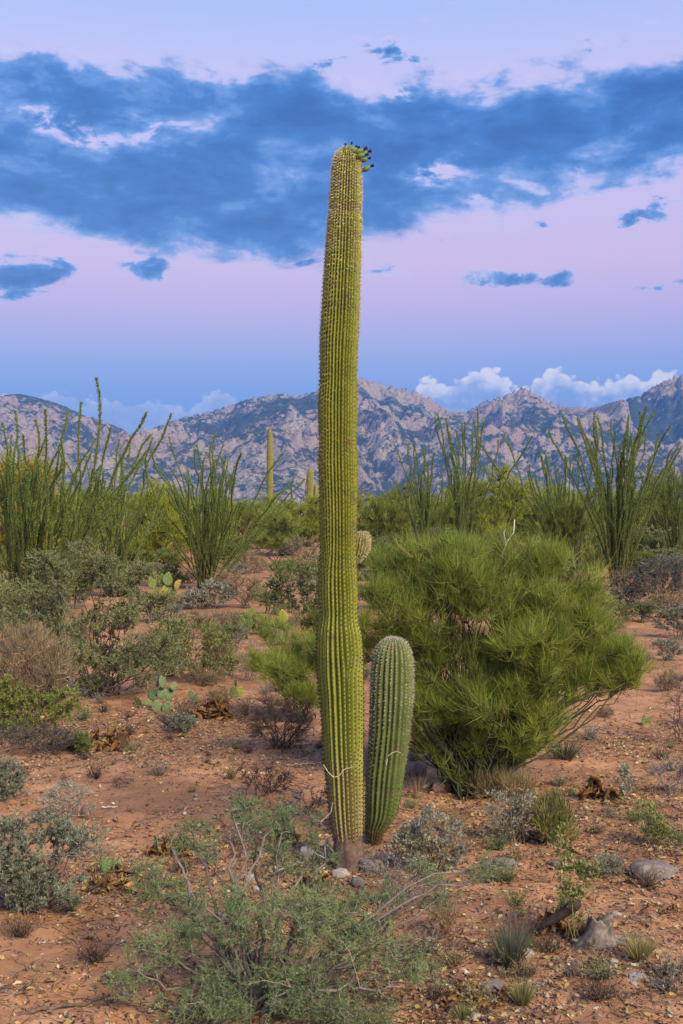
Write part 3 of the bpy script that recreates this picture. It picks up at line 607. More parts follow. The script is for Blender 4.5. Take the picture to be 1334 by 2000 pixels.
def bush_geo(rng, blobs, ntw, style, cols, lf, wood=(0.16, 0.13, 0.11), r_limb=0.012, r_twig=0.0025, limbs=1, base_r=0.04, up=0.5, t0=0.35, shell=0.45, extra_limbs=(), pale=0.15, sub=0, jit=.42, lvar=.35):
    """blobs in metres round the foot: cx, cy, cz, rx, ry, rz.  lf: leaves per twig, length, width"""
    gw, gl = Geo(), Geo(); blobs = np.array(blobs, float); nodes = []
    for b in blobs:
        for _ in range(limbs):
            a = np.array([rng.normal(0, base_r), rng.normal(0, base_r), -0.03]); e_ = b[:3] + rng.normal(0, .35, 3) * b[3:]; e_[2] = max(e_[2], .02)
            mid = a * .45 + e_ * .55 + np.array([0, 0, .12 * np.linalg.norm(e_ - a)]) + rng.normal(0, .1, 3) * np.linalg.norm(e_ - a)
            mid[2] = max(mid[2], .03)
            P = wig(rng, bez(a, mid, e_, 11)[None], 0.018 * np.linalg.norm(e_ - a))[0]
            tube(gw, P, r_limb * rng.uniform(.7, 1.15), r_limb * .3, 6, np.array(wood) * rng.uniform(.75, 1.25)); nodes.append(P[3:])
    for P, r0, r1 in extra_limbs:
        P = np.array(P, float); t = np.linspace(0, len(P) - 1, 16); Q = np.stack([np.interp(t, np.arange(len(P)), P[:, k]) for k in range(3)], -1)
        Q = wig(rng, Q[None], .012)[0]; tube(gw, Q, r0, r1, 6, np.array(wood) * rng.uniform(.9, 1.3)); nodes.append(Q[4:])
    nodes = np.concatenate(nodes)
    vol = blobs[:, 3] * blobs[:, 5]; bi = rng.choice(len(blobs), ntw, p=vol / vol.sum()); b = blobs[bi]
    d = unit(rng.normal(0, 1, (ntw, 3))); r = rng.uniform(shell, 1.0, (ntw, 1)) ** .6 * rng.uniform(.75, 1.1, (ntw, 1))
    T = b[:, :3] + d * r * b[:, 3:]; T[:, 2] = np.maximum(T[:, 2], .015)
    dist = np.linalg.norm(nodes[None] - T[:, None], axis=2) + .8 * np.maximum(nodes[None, :, 2] - T[:, None, 2], 0)
    A = nodes[np.argmin(dist + rng.uniform(0, .25, dist.shape) * dist.mean(), 1)]
    L = np.linalg.norm(T - A, axis=1, keepdims=True)
    mid = (A + T) / 2 + np.array([0, 0, 1.0]) * L * .12 + rng.normal(0, .12, (ntw, 3)) * L
    P = wig(rng, many_bez(A, mid, T, 6), .035 * L[:, None])
    wc = np.array(wood) * rng.uniform(.65, 1.35, (ntw, 1)); pl = rng.random((ntw, 1)) < pale; wc = np.where(pl, wc * 1.9, wc)
    tubes_many(gw, P, r_twig * 1.4, r_twig * .4, 3, wc)
    nl, Ll, Wl = lf
    if sub:                                     # fine side twigs
        ns = ntw * sub; ti = rng.integers(0, ntw, ns); t = rng.uniform(.3, .98, ns); k = np.clip((t * 5).astype(int), 0, 4); f = (t * 5 - k)[:, None]
        A2 = P[ti, k] * (1 - f) + P[ti, k + 1] * f; tn = unit(P[ti, k + 1] - P[ti, k]); L2 = np.clip(L[ti] * rng.uniform(.2, .5, (ns, 1)), .03, .5) * rng.uniform(.6, 1.2, (ns, 1))
        E2 = A2 + unit(tn * .7 + rng.normal(0, .55, (ns, 3)) + [0, 0, up * .35]) * L2; E2[:, 2] = np.maximum(E2[:, 2], .01)
        P2 = wig(rng, many_bez(A2, (A2 + E2) / 2 + rng.normal(0, .1, (ns, 3)) * L2, E2, 6), .03 * L2[:, None])
        tubes_many(gw, P2[:, ::2], r_twig * .8, r_twig * .35, 3, wc[ti] * rng.uniform(.8, 1.25, (ns, 1)))
        P = np.concatenate([P, P2]); bi = np.concatenate([bi, bi[ti]]); ntw += ns; nl = max(int(round(nl / (1 + sub * .7))), 1) if nl else 0
    if nl:
        n = ntw * nl; ti = np.repeat(np.arange(ntw), nl); t = rng.uniform(t0, 1.0, n); k = np.clip((t * 5).astype(int), 0, 4); f = (t * 5 - k)[:, None]
        Q = P[ti, k] * (1 - f) + P[ti, k + 1] * f; tan = unit(P[ti, k + 1] - P[ti, k]); out = unit(Q - blobs[bi[ti], :3] * [1, 1, .8])
        cl = np.clip(rng.random((len(blobs), 1))[bi] * .75 + rng.random((ntw, 1)) * .5 - .12, 0, 1); c1, c2, c3 = (np.array(c) for c in cols); tc_ = c1 * (1 - cl) + c2 * cl
        C = tc_[ti] * rng.uniform(.7, 1.3, (n, 1)); od = rng.random((n, 1)) < .10; C = np.where(od, c3 * rng.uniform(.7, 1.3, (n, 1)), C)
        D = tan * .6 + out * .35 + np.array([0, 0, up]) + rng.normal(0, jit, (n, 3))
        LL = Ll * rng.uniform(.9 - lvar, .9 + lvar, n)
        if style == 'strand':
            ribbons(gl, Q, D, LL, Wl, C, np.array([0, 0, .3]) + rng.normal(0, .35, (n, 3)), rng)
        elif style == 'leaf':
            leaves(gl, Q, tan * .4 + out * .5 + np.array([0, 0, up]) + rng.normal(0, .6, (n, 3)), LL, Wl, C, rng)
        elif style == 'pinnate':
            D = unit(tan * .35 + out * .3 + np.array([0, 0, up * .6]) + rng.normal(0, .6, (n, 3))); a, b_ = frame(D); th = rng.uniform(0, 2 * np.pi, (n, 1)); sd = np.cos(th) * a + np.sin(th) * b_
            npair = 8; tt = (np.arange(npair) + .8) / npair
            bend = rng.normal(0, .25, (n, 3)) - [0, 0, .15]
            for sgn in (-1, 1):
                B = Q[:, None] + D[:, None] * (LL[:, None, None] * tt[None, :, None]) + bend[:, None] * (LL[:, None, None] * tt[None, :, None] ** 2)
                DD = sd[:, None] * sgn + D[:, None] * .55 + rng.normal(0, .12, (n, npair, 3))
                ll = Wl * (1 - .45 * np.abs(tt - .45) * 2)
                leaves(gl, B.reshape(-1, 3), DD.reshape(-1, 3), np.broadcast_to(ll, (n, npair)).ravel(), Wl * .42, np.repeat(C, npair, 0), rng)
            ribbons(gl, Q, D, LL, Wl * .16, C * .8, bend, rng)
    return gw, gl

def shrub(name, px, py, blobs, label, cat, ntw, style, cols, lf, seed, group=None, depth=0.75, dcent=0.0, names=('stem', 'foliage'), **kw):
    """blobs given as they show from the photograph's viewpoint, in units of its pixels at the shrub's own distance; depth = thickness / width"""
    rng = np.random.default_rng(seed); base = G(px, py); s = F / base[1]
    B = []
    if 'clump' in kw:                           # break the crown into many uneven tufts with gaps between
        nc, fc = kw.pop('clump'); bb = []
        for b in blobs:
            for _ in range(nc):
                a_, r_ = rng.uniform(0, 6.28), math.sqrt(rng.uniform(0, 1)); f_ = fc * rng.uniform(.6, 1.35)
                bb.append((b[0] + math.cos(a_) * r_ * b[2] * .95, b[1] + math.sin(a_) * r_ * b[3] * .95, max(b[2], b[3]) * f_ * 1.15, max(b[2], b[3]) * f_ * .85, (b[4] if len(b) > 4 else 0) + rng.uniform(-.75, .75) * b[2] / s))
        blobs = bb; depth = 1.0
    for b in blobs:
        x, y, rx, ry = b[:4]; rx *= 1.12; ry *= 1.1; dy = b[4] if len(b) > 4 else rng.uniform(-.25, .25) * rx / s
        B.append(((x - px) / s, dy + dcent, max((py - y) / s, .02), rx / s, max(rx, ry) / s * depth, ry / s))
    kw.setdefault('sub', 2)
    if 'limb_px' in kw:
        kw['extra_limbs'] = [([((x - px) / s, dy, (py - y) / s) for x, y, dy in P], r0, r1) for P, r0, r1 in kw.pop('limb_px')]
    gw, gl = bush_geo(rng, B, ntw, style, cols, lf, **kw)
    if not gl.n:
        o = link(name, gw.mesh(name, M['wood']), None, base); return tag(o, label, cat, group)
    root = empty(name, base, label, cat, group)
    link(names[0], gw.mesh(name + '_' + names[0], M['wood']), root); link(names[1], gl.mesh(name + '_' + names[1], M['leaf']), root)
    return root

PV = ((0.15, 0.215, 0.036), (0.31, 0.37, 0.065), (0.42, 0.34, 0.14))
GREY = ((0.19, 0.22, 0.155), (0.30, 0.325, 0.235), (0.34, 0.31, 0.24))
SAGE = ((0.165, 0.205, 0.08), (0.29, 0.32, 0.135), (0.36, 0.32, 0.16))
SILV = ((0.30, 0.30, 0.24), (0.42, 0.41, 0.33), (0.3, 0.25, 0.15))
WEED = ((0.15, 0.225, 0.055), (0.28, 0.31, 0.085), (0.40, 0.34, 0.12))
TAN = ((0.27, 0.20, 0.11), (0.36, 0.28, 0.16), (0.2, 0.19, 0.07))

# the big palo verde right of the saguaros
pv = shrub('palo_verde', 922, 1548, [(960, 1200, 150, 110), (830, 1170, 105, 110), (1075, 1190, 90, 105), (1165, 1260, 80, 65), (1200, 1300, 60, 40), (1130, 1180, 60, 60), (900, 1330, 110, 95), (770, 1260, 75, 110), (1010, 1320, 110, 85),
        (960, 1105, 100, 45), (860, 1100, 70, 42), (745, 1130, 60, 65), (1180, 1330, 70, 28), (930, 1440, 75, 50), (1040, 1100, 60, 60), (860, 1430, 50, 60), (830, 1330, 70, 90), (1060, 1270, 90, 70), (975, 1460, 75, 45, .05), (860, 1450, 65, 60, 0), (1020, 1440, 70, 45, -.1), (930, 1400, 90, 50, .1), (800, 1380, 50, 60, .1), (1030, 1390, 70, 34, -.2), (1110, 1330, 90, 36, -.1), (890, 1370, 70, 36, -.3), (840, 1400, 40, 40, -.1)],
        'bushy green palo verde with wispy needle-like twigs growing behind the young saguaro', 'tree', 2900, 'strand', PV, (40, .115, .0024), 11, depth=.75, dcent=.08, names=('trunk', 'crown'),
        wood=(0.055, 0.06, 0.03), r_limb=.009, r_twig=.0026, limbs=1, base_r=.06, up=.45, t0=.1, shell=.1, pale=.3, sub=2, jit=.5, lvar=.75, clump=(11, .36),
        limb_px=[([(925, 1550, 0), (935, 1470, .05), (920, 1390, .1), (950, 1290, .2)], .05, .015), ([(905, 1545, 0), (880, 1480, -.05), (830, 1410, -.1), (800, 1370, 0)], .035, .012), ([(930, 1530, 0), (1000, 1420, -.05), (1090, 1370, -.1), (1160, 1350, -.15), (1235, 1325, -.1)], .024, .005),
                 ([(930, 1500, 0), (1010, 1400, .1), (1060, 1280, .2), (1080, 1200, .2)], .03, .008), ([(915, 1500, 0), (860, 1360, .1), (830, 1200, .2)], .03, .008), ([(925, 1480, 0), (960, 1340, -.1), (985, 1230, -.15)], .026, .008)])
def pale_branch():
    b = G(922, 1548); s = F / b[1]; g = Geo()
    def p(x, y, d): return ((x - 922) / s, d, (1548 - y) / s)
    tube(g, [p(978, 1130, .1), p(982, 1080, 0), p(990, 1058, 0), p(1003, 1040, 0), p(1005, 1015, 0)], .010, .004, 6, (.5, .47, .43)); tube(g, [p(987, 1062, 0), p(984, 1040, 0), p(994, 1022, 0)], .006, .003, 5, (.5, .47, .43))
    tag(link('dead_branch', g.mesh('dead_branch', M['wood']), pv), 'bleached bare dead branch')
pale_branch()
shrub('palo_verde', 590, 1412, [(560, 1285, 68, 52), (600, 1310, 55, 60), (555, 1340, 55, 35)], 'soft green palo verde sapling peeking out left of the tall saguaro', 'shrub', 240, 'strand', PV, (64, .11, .0023), 12, depth=.9, sub=2, jit=.5, lvar=.7, clump=(9, .36),
      wood=(0.10, 0.105, 0.05), r_limb=.007, r_twig=.0026, limbs=1, up=.45, t0=.15, shell=.2)
# feathery bush in the foreground
shrub('acacia_bush', 505, 1972, [(560, 1800, 140, 75, -.1), (420, 1800, 120, 60, .05), (690, 1800, 85, 50, .0), (560, 1655, 60, 32, .35), (760, 1850, 85, 50, -.1), (520, 1900, 170, 45, -.2), (320, 1840, 75, 50, 0), (680, 1930, 120, 45, -.3), (480, 1655, 50, 40, .45),
        (950, 1715, 55, 18, .1), (400, 1930, 90, 35, -.2), (840, 1735, 50, 28, .2), (610, 1775, 100, 45, .1), (560, 1720, 90, 50, .3), (830, 1890, 45, 30, -.1), (280, 1760, 60, 50, .2), (360, 1700, 60, 45, .4), (440, 1650, 40, 26, .5), (740, 1770, 50, 30, .1), (860, 1770, 45, 26, .1), (250, 1900, 40, 30, -.1)],
      'feathery grey-green acacia bush sprawling in front of the tall saguaro foot', 'shrub', 1000, 'pinnate', ((0.165, 0.235, 0.10), (0.27, 0.35, 0.16), (0.28, 0.31, 0.15)), (7, .05, .0075), 13, depth=.65, sub=1,
      wood=(0.17, 0.14, 0.125), r_limb=.0095, r_twig=.0021, limbs=2, base_r=.03, up=.35, t0=.25, shell=.25, pale=.2,
      limb_px=[([(505, 1972, 0), (520, 1880, .1), (610, 1700, .35), (640, 1630, .45)], .009, .003), ([(505, 1972, 0), (640, 1850, -.05), (800, 1750, 0), (960, 1735, .1)], .009, .003), ([(505, 1972, 0), (620, 1900, -.2), (780, 1880, -.2)], .010, .003), ([(505, 1975, 0), (495, 1955, -.05), (560, 1900, -.1), (640, 1850, 0)], .011, .004), ([(500, 1960, 0), (440, 1965, -.2), (430, 1968, -.25)], .011, .006), ([(505, 1970, 0), (420, 1880, .1), (350, 1760, .2), (310, 1700, .3)], .013, .004), ([(505, 1965, 0), (455, 1820, .2), (432, 1690, .3)], .012, .005), ([(510, 1960, 0), (600, 1780, .2), (640, 1700, .3)], .010, .004)])
# grey shrubs at the left edge
shrub('desert_broom', 62, 1778, [(45, 1665, 70, 62), (115, 1645, 62, 45), (40, 1735, 58, 38), (0, 1690, 50, 60), (70, 1755, 60, 24), (120, 1720, 40, 40)], 'dense blue-grey leafy shrub on red soil below the clear sandy patch', 'shrub', 560, 'leaf', GREY, (46, .018, .005), 14, depth=.8, wood=(.17, .15, .14), r_limb=.005, r_twig=.0016, limbs=1, up=.5, t0=.2, pale=.3, clump=(5, .5))
shrub('desert_broom', 8, 1568, [(12, 1522, 38, 36)], 'small grey-green sprig shrub at the edge of the clear sandy patch', 'shrub', 120, 'leaf', GREY, (40, .02, .0055), 15, depth=.8, wood=(.16, .14, .13), r_limb=.006, r_twig=.0016, limbs=4, up=.7, t0=.15)
shrub('dry_shrub', 112, 1602, [(125, 1560, 60, 36)], 'pale straw-grey bare twiggy shrub behind the blue-grey shrub', 'shrub', 160, 'leaf', SILV, (10, .014, .006), 16, depth=.7, wood=(.32, .27, .21), r_limb=.004, r_twig=.0014, limbs=7, pale=.4)
# middle left
shrub('creosote_bush', 200, 1358, [(205, 1225, 120, 95), (285, 1230, 55, 75), (125, 1205, 70, 70), (190, 1135, 85, 55), (250, 1150, 70, 60), (230, 1300, 100, 40), (170, 1110, 80, 40), (120, 1270, 70, 60), (300, 1290, 60, 40)], 'big grey-green creosote bush with long bare grey branches at its foot', 'shrub', 1300, 'leaf', SAGE, (46, .026, .0075), 17, depth=.8,
      wood=(.15, .13, .11), r_limb=.008, r_twig=.0026, limbs=1, base_r=.08, up=.5, t0=.2, pale=.45, clump=(4, .4), limb_px=[([(165, 1365, -.2), (230, 1335, -.2), (285, 1305, -.2), (325, 1262, -.2)], .013, .004), ([(170, 1362, -.15), (250, 1340, -.25), (280, 1332, -.3)], .009, .004), ([(185, 1358, -.1), (300, 1330, -.1), (350, 1310, 0)], .009, .004)])
shrub('creosote_bush', 22, 1275, [(25, 1185, 85, 65), (95, 1170, 45, 50), (-30, 1180, 60, 60)], 'grey-green creosote bush growing in front of the crowded ocotillo', 'shrub', 420, 'leaf', SAGE, (44, .034, .011), 18, depth=.8, wood=(.15, .13, .11), r_limb=.012, r_twig=.003, limbs=3, up=.45, t0=.2, pale=.3)
shrub('dry_shrub', 62, 1432, [(50, 1300, 85, 85), (100, 1320, 45, 70), (10, 1340, 60, 60)], 'tall tan dead-looking brush of upright bare twigs', 'shrub', 760, 'strand', TAN, (9, .09, .0035), 19, depth=.7, wood=(.26, .20, .155), r_limb=.005, r_twig=.0022, limbs=9, base_r=.16, up=.9, t0=.2, pale=.35)
shrub('low_weed', 55, 1442, [(60, 1385, 85, 42), (130, 1375, 40, 40), (10, 1370, 50, 50)], 'low green leafy weeds around the tall tan brush', 'plant', 300, 'leaf', WEED, (26, .03, .009), 20, depth=.6, wood=(.17, .16, .08), r_limb=.003, r_twig=.0016, limbs=8, base_r=.15, up=.6)
shrub('dry_shrub', 100, 1474, [(95, 1444, 95, 22), (30, 1440, 50, 22)], 'low dark heap of tangled arching dead twigs', 'shrub', 520, 'none', TAN, (0, 0, 0), 21, depth=.7, wood=(.105, .085, .075), r_limb=.004, r_twig=.0022, limbs=8, base_r=.12, pale=.2)
shrub('dry_shrub', 388, 1332, [(385, 1265, 66, 60), (425, 1275, 40, 50), (335, 1275, 45, 45)], 'brown twiggy shrub with green leaves on its upper tips, right of the creosote', 'shrub', 560, 'leaf', WEED, (9, .03, .012), 22, depth=.8, wood=(.16, .105, .085), r_limb=.005, r_twig=.0024, limbs=6, base_r=.08, up=.7, t0=.75)
shrub('dry_shrub', 545, 1462, [(540, 1412, 66, 42), (590, 1420, 30, 34), (500, 1390, 50, 45), (580, 1390, 40, 40)], 'reddish brown bare twig bush under the palo verde sapling', 'shrub', 620, 'strand', TAN, (2, .05, .002), 23, depth=.8, wood=(.135, .075, .058), r_limb=.005, r_twig=.0019, limbs=6, base_r=.05)
shrub('dry_shrub', 516, 1552, [(512, 1512, 60, 30), (560, 1525, 28, 22)], 'dark red-brown thorny bare shrub low on the soil beside the tall saguaro', 'shrub', 340, 'none', TAN, (0, 0, 0), 24, depth=.8, wood=(.105, .06, .055), r_limb=.004, r_twig=.0016, limbs=6, base_r=.04)
shrub('dry_shrub', 585, 1592, [(590, 1560, 55, 28), (630, 1555, 25, 26)], 'grey bare twig shrub touching the left flank of the tall saguaro', 'shrub', 260, 'none', TAN, (0, 0, 0), 25, depth=.7, wood=(.17, .14, .13), r_limb=.003, r_twig=.0014, limbs=6, base_r=.05)
shrub('dry_shrub', 240, 1535, [(240, 1525, 26, 8)], 'tiny flat mat of dead grey twigs alone on the clear sandy patch', 'shrub', 70, 'none', TAN, (0, 0, 0), 26, depth=.9, wood=(.12, .085, .08), r_limb=.002, r_twig=.0014, limbs=5)
shrub('brittlebush', 412, 1190, [(415, 1158, 52, 24), (380, 1172, 34, 16)], 'whitish brittlebush in front of the wide fan ocotillo', 'shrub', 190, 'leaf', SILV, (22, .05, .022), 27, depth=.8, wood=(.2, .16, .13), r_limb=.008, r_twig=.004, limbs=5)
shrub('dry_shrub', 482, 1188, [(480, 1150, 45, 34), (440, 1140, 40, 30)], 'brown dead scrub at the foot of the wide fan ocotillo', 'shrub', 260, 'strand', TAN, (6, .1, .006), 28, depth=.8, wood=(.14, .095, .075), r_limb=.010, r_twig=.005, limbs=5)
shrub('dry_shrub', 470, 1212, [(455, 1200, 45, 12)], 'flat brown scrub patch on the path between ocotillo and saguaro', 'shrub', 120, 'none', TAN, (0, 0, 0), 29, wood=(.13, .09, .08), r_limb=.006, r_twig=.004, limbs=5)
shrub('mesquite_bush', 606, 1222, [(575, 1135, 58, 45), (600, 1165, 50, 40), (540, 1160, 34, 30)], 'sparse dark green mesquite bush left of the tall saguaro at mid distance', 'shrub', 260, 'leaf', ((.14, .19, .06), (.23, .27, .10), (.30, .26, .14)), (24, .05, .016), 30, depth=.8, wood=(.085, .07, .065), r_limb=.012, r_twig=.005, limbs=4, pale=.1)
shrub('dry_shrub', 540, 1100, [(515, 1078, 34, 14), (560, 1075, 30, 16)], 'dark low dead brush on the far bare soil', 'shrub', 120, 'none', TAN, (0, 0, 0), 31, wood=(.09, .07, .065), r_limb=.016, r_twig=.009, limbs=5)
shrub('dry_shrub', 600, 1108, [(590, 1070, 36, 26)], 'grey brown dead brush beside the far bare soil', 'shrub', 160, 'strand', TAN, (6, .15, .01), 32, wood=(.2, .16, .13), r_limb=.014, r_twig=.007, limbs=5)
shrub('small_bush', 352, 1432, [(352, 1410, 34, 16)], 'little round grey-green bush among dry cactus scraps', 'shrub', 110, 'leaf', GREY, (30, .018, .006), 33, wood=(.15, .13, .11), r_limb=.003, r_twig=.0015, limbs=4)
shrub('low_weed', 161, 1474, [(161, 1450, 18, 22)], 'small bright green weed in front of the brown dead cactus heap', 'plant', 60, 'leaf', WEED, (24, .025, .007), 34, wood=(.15, .16, .07), r_limb=.002, r_twig=.0013, limbs=4, up=.8)
shrub('low_weed', 500, 1240, [(495, 1215, 30, 18), (530, 1225, 24, 14)], 'pale green weed clump around the far prickly pear', 'plant', 130, 'leaf', WEED, (14, .05, .018), 35, wood=(.2, .17, .1), r_limb=.004, r_twig=.003, limbs=5)
shrub('dry_shrub', 480, 1330, [(470, 1270, 50, 50), (500, 1300, 40, 34)], 'thin pinkish dead twigs arching left of the palo verde sapling', 'shrub', 200, 'none', TAN, (0, 0, 0), 36, wood=(.22, .16, .14), r_limb=.004, r_twig=.0018, limbs=6, pale=.3)
# right side
shrub('brittlebush', 838, 1700, [(845, 1625, 62, 40), (800, 1650, 40, 36), (880, 1660, 30, 30)], 'silvery brittlebush with tan stems beside the young saguaro foot', 'shrub', 260, 'leaf', SILV, (12, .022, .011), 37, depth=.8, wood=(.30, .215, .13), r_limb=.0035, r_twig=.0015, limbs=8, base_r=.05, up=.6, t0=.55)
shrub('dry_shrub', 790, 1765, [(790, 1710, 62, 46), (850, 1735, 30, 30), (740, 1690, 40, 36)], 'grey dead twig tangle at the right of the tall saguaro foot', 'shrub', 420, 'none', TAN, (0, 0, 0), 38, depth=.7, wood=(.18, .15, .145), r_limb=.003, r_twig=.0012, limbs=8, base_r=.06, pale=.3)
shrub('dry_shrub', 868, 1832, [(868, 1785, 24, 34)], 'clump of short upright reddish dead stems on open soil', 'shrub', 80, 'strand', TAN, (4, .05, .002), 39, wood=(.2, .11, .08), r_limb=.0025, r_twig=.0013, limbs=6, up=.9)
shrub('dry_shrub', 1003, 1645, [(985, 1590, 40, 45), (1020, 1600, 36, 36), (1030, 1570, 26, 30)], 'tan open twig shrub under the right side of the palo verde', 'shrub', 200, 'leaf', SILV, (7, .02, .008), 40, depth=.8, wood=(.25, .19, .125), r_limb=.0032, r_twig=.0016, limbs=7, base_r=.04, up=.7, t0=.5)
shrub('low_weed', 1086, 1652, [(1082, 1595, 36, 46), (1100, 1620, 26, 26), (1065, 1610, 22, 30)], 'yellow-green upright weed clump next to the tan open shrub', 'plant', 200, 'strand', ((.2, .2, .07), (.3, .28, .1), (.33, .26, .13)), (16, .05, .004), 41, wood=(.24, .2, .09), r_limb=.002, r_twig=.0013, limbs=8, base_r=.03, up=.9)
shrub('low_weed', 985, 1560, [(965, 1545, 40, 30), (1010, 1540, 36, 22)], 'straw-coloured weeds around the palo verde trunk', 'plant', 140, 'strand', TAN, (10, .09, .003), 42, wood=(.28, .22, .12), r_limb=.002, r_twig=.0013, limbs=9, base_r=.09, up=.9)
shrub('weed_stalk', 1127, 1836, [(1110, 1720, 22, 70), (1145, 1705, 22, 28), (1092, 1640, 14, 40), (1125, 1770, 24, 34)], 'tall leafy yellow-green weed growing out of the rotten stump', 'plant', 90, 'leaf', WEED, (14, .016, .010), 43, wood=(.26, .22, .12), r_limb=.0025, r_twig=.0014, limbs=3, base_r=.02, up=.5, t0=.25)
shrub('small_bush', 1186, 1712, [(1188, 1688, 34, 20)], 'tiny grey bush left of the big flat grey rock', 'shrub', 130, 'leaf', GREY, (14, .012, .004), 44, wood=(.17, .14, .12), r_limb=.002, r_twig=.001, limbs=5)
shrub('brittlebush', 1222, 1562, [(1222, 1525, 16, 28)], 'single silver-leaved sprig behind the twisted dead cactus', 'plant', 40, 'leaf', SILV, (12, .022, .012), 45, wood=(.25, .22, .17), r_limb=.002, r_twig=.0013, limbs=4, up=.6)
shrub('low_weed', 1277, 1650, [(1272, 1600, 22, 40), (1295, 1620, 16, 20)], 'thin pale green weed above the big flat grey rock', 'plant', 90, 'leaf', WEED, (12, .018, .008), 46, wood=(.25, .22, .13), r_limb=.002, r_twig=.0012, limbs=5, up=.7)
shrub('dry_shrub', 1312, 1552, [(1312, 1512, 46, 26), (1350, 1505, 30, 30)], 'grey dome of fine dead twigs at the soil edge right of the twisted cactus', 'shrub', 420, 'none', TAN, (0, 0, 0), 47, depth=.8, wood=(.2, .18, .18), r_limb=.003, r_twig=.0014, limbs=8, base_r=.05, pale=.2)
shrub('dry_shrub', 1345, 1450, [(1315, 1390, 50, 52), (1350, 1350, 45, 50)], 'dark thorny bare shrub reaching in past the low palo verde limb', 'shrub', 190, 'none', TAN, (0, 0, 0), 48, depth=.8, wood=(.11, .085, .085), r_limb=.005, r_twig=.0018, limbs=6)
shrub('grey_thorn', 1292, 1186, [(1290, 1128, 72, 40), (1250, 1140, 46, 34), (1340, 1120, 50, 44)], 'grey domed thorn bush right of the tall upright ocotillo', 'shrub', 560, 'leaf', ((.12, .135, .10), (.18, .19, .15), (.2, .17, .14)), (18, .04, .012), 49, depth=.8, wood=(.16, .135, .13), r_limb=.012, r_twig=.0045, limbs=5, pale=.2)
shrub('low_weed', 1175, 1215, [(1160, 1185, 60, 26), (1215, 1200, 40, 24), (1120, 1170, 40, 26)], 'pale green scrub between palo verde and upright ocotillo', 'plant', 240, 'leaf', WEED, (22, .04, .012), 50, wood=(.2, .18, .12), r_limb=.005, r_twig=.003, limbs=5)
shrub('dry_shrub', 1290, 1205, [(1300, 1180, 45, 18)], 'brown dead leaf heap below the grey domed thorn bush', 'shrub', 160, 'strand', TAN, (6, .06, .012), 51, wood=(.16, .1, .08), r_limb=.008, r_twig=.004, limbs=5)

# ------------------------------------------------------------------ grass tufts
def tuft(px, py, hpx, wpx, n, cols, label, seed, curl=.5, wid=.0028):
    rng = np.random.default_rng(seed); b = G(px, py); s = F / b[1]; h = hpx / s; w = wpx / 2 / s; g = Geo()
    az = rng.uniform(0, 2 * np.pi, n); sp = rng.uniform(0, 1, n) ** .7
    P = np.stack([np.cos(az) * sp * w * .22, np.sin(az) * sp * w * .22, np.full(n, -.01)], -1)
    D = np.stack([np.cos(az) * sp * w, np.sin(az) * sp * w, h * rng.uniform(.55, 1.05, n)], -1); L = np.linalg.norm(D, axis=1)
    bend = np.stack([np.cos(az), np.sin(az), -np.ones(n) * .6], -1) * curl * rng.uniform(.2, 1, (n, 1)) * .5
    t = rng.random((n, 1)); ribbons(g, P, D, L, wid, (np.array(cols[0]) * (1 - t) + np.array(cols[1]) * t) * rng.uniform(.75, 1.25, (n, 1)), bend, rng)
    return tag(link('grass_tuft', g.mesh('grass_tuft', M['leaf']), None, b), label, 'grass')
tuft(995, 1888, 108, 95, 420, ((.10, .125, .08), (.17, .18, .13)), 'stiff grey-green grass tuft left of the rotten stump', 60, .3, .0026)
tuft(1012, 1840, 95, 110, 220, ((.20, .12, .105), (.27, .17, .14)), 'reddish seed-head grass rising behind the grey-green tuft', 61, .6, .0013)
tuft(1021, 1962, 72, 66, 240, ((.36, .30, .13), (.22, .24, .09)), 'straw-yellow grass tuft near the dark debris patch', 62, .5)
tuft(1249, 1876, 66, 70, 260, ((.42, .33, .14), (.28, .26, .1)), 'straw-yellow grass tuft above the white stones', 63, .4)
tuft(1255, 1862, 70, 100, 180, ((.34, .27, .15), (.27, .25, .13)), 'fine pale airy grass behind the straw-yellow tuft', 64, .7, .0012)
tuft(1103, 1484, 58, 84, 320, ((.085, .095, .055), (.14, .13, .08)), 'dark olive grass clump right of the palo verde trunk', 65, .5, .003)
tuft(1140, 1826, 50, 40, 110, ((.36, .29, .14), (.25, .2, .1)), 'short dry grass wedged in the rotten stump', 66, .6)
tuft(880, 1620, 60, 80, 110, ((.34, .22, .12), (.28, .2, .1)), 'sparse orange-tan grass beside the young saguaro', 67, .6, .0018)
tuft(815, 1560, 80, 50, 60, ((.36, .24, .12), (.3, .2, .1)), 'few thin tan stalks behind the young saguaro foot', 68, .5, .0018)
tuft(452, 1520, 40, 40, 90, ((.30, .25, .11), (.2, .19, .08)), 'small yellowish grass tuft beside the dark thorny shrub', 69, .5)
tuft(905, 1990, 44, 60, 150, ((.19, .22, .08), (.28, .27, .12)), 'low green grass tuft in the dark debris patch', 70, .5)
tuft(545, 1260, 60, 90, 260, ((.30, .26, .15), (.36, .31, .2)), 'pale dry grass stand behind the palo verde sapling', 71, .5, .005)
tuft(1215, 1260, 40, 90, 200, ((.32, .29, .16), (.26, .27, .12)), 'pale meadow grass beyond the low palo verde limb', 72, .5, .005)

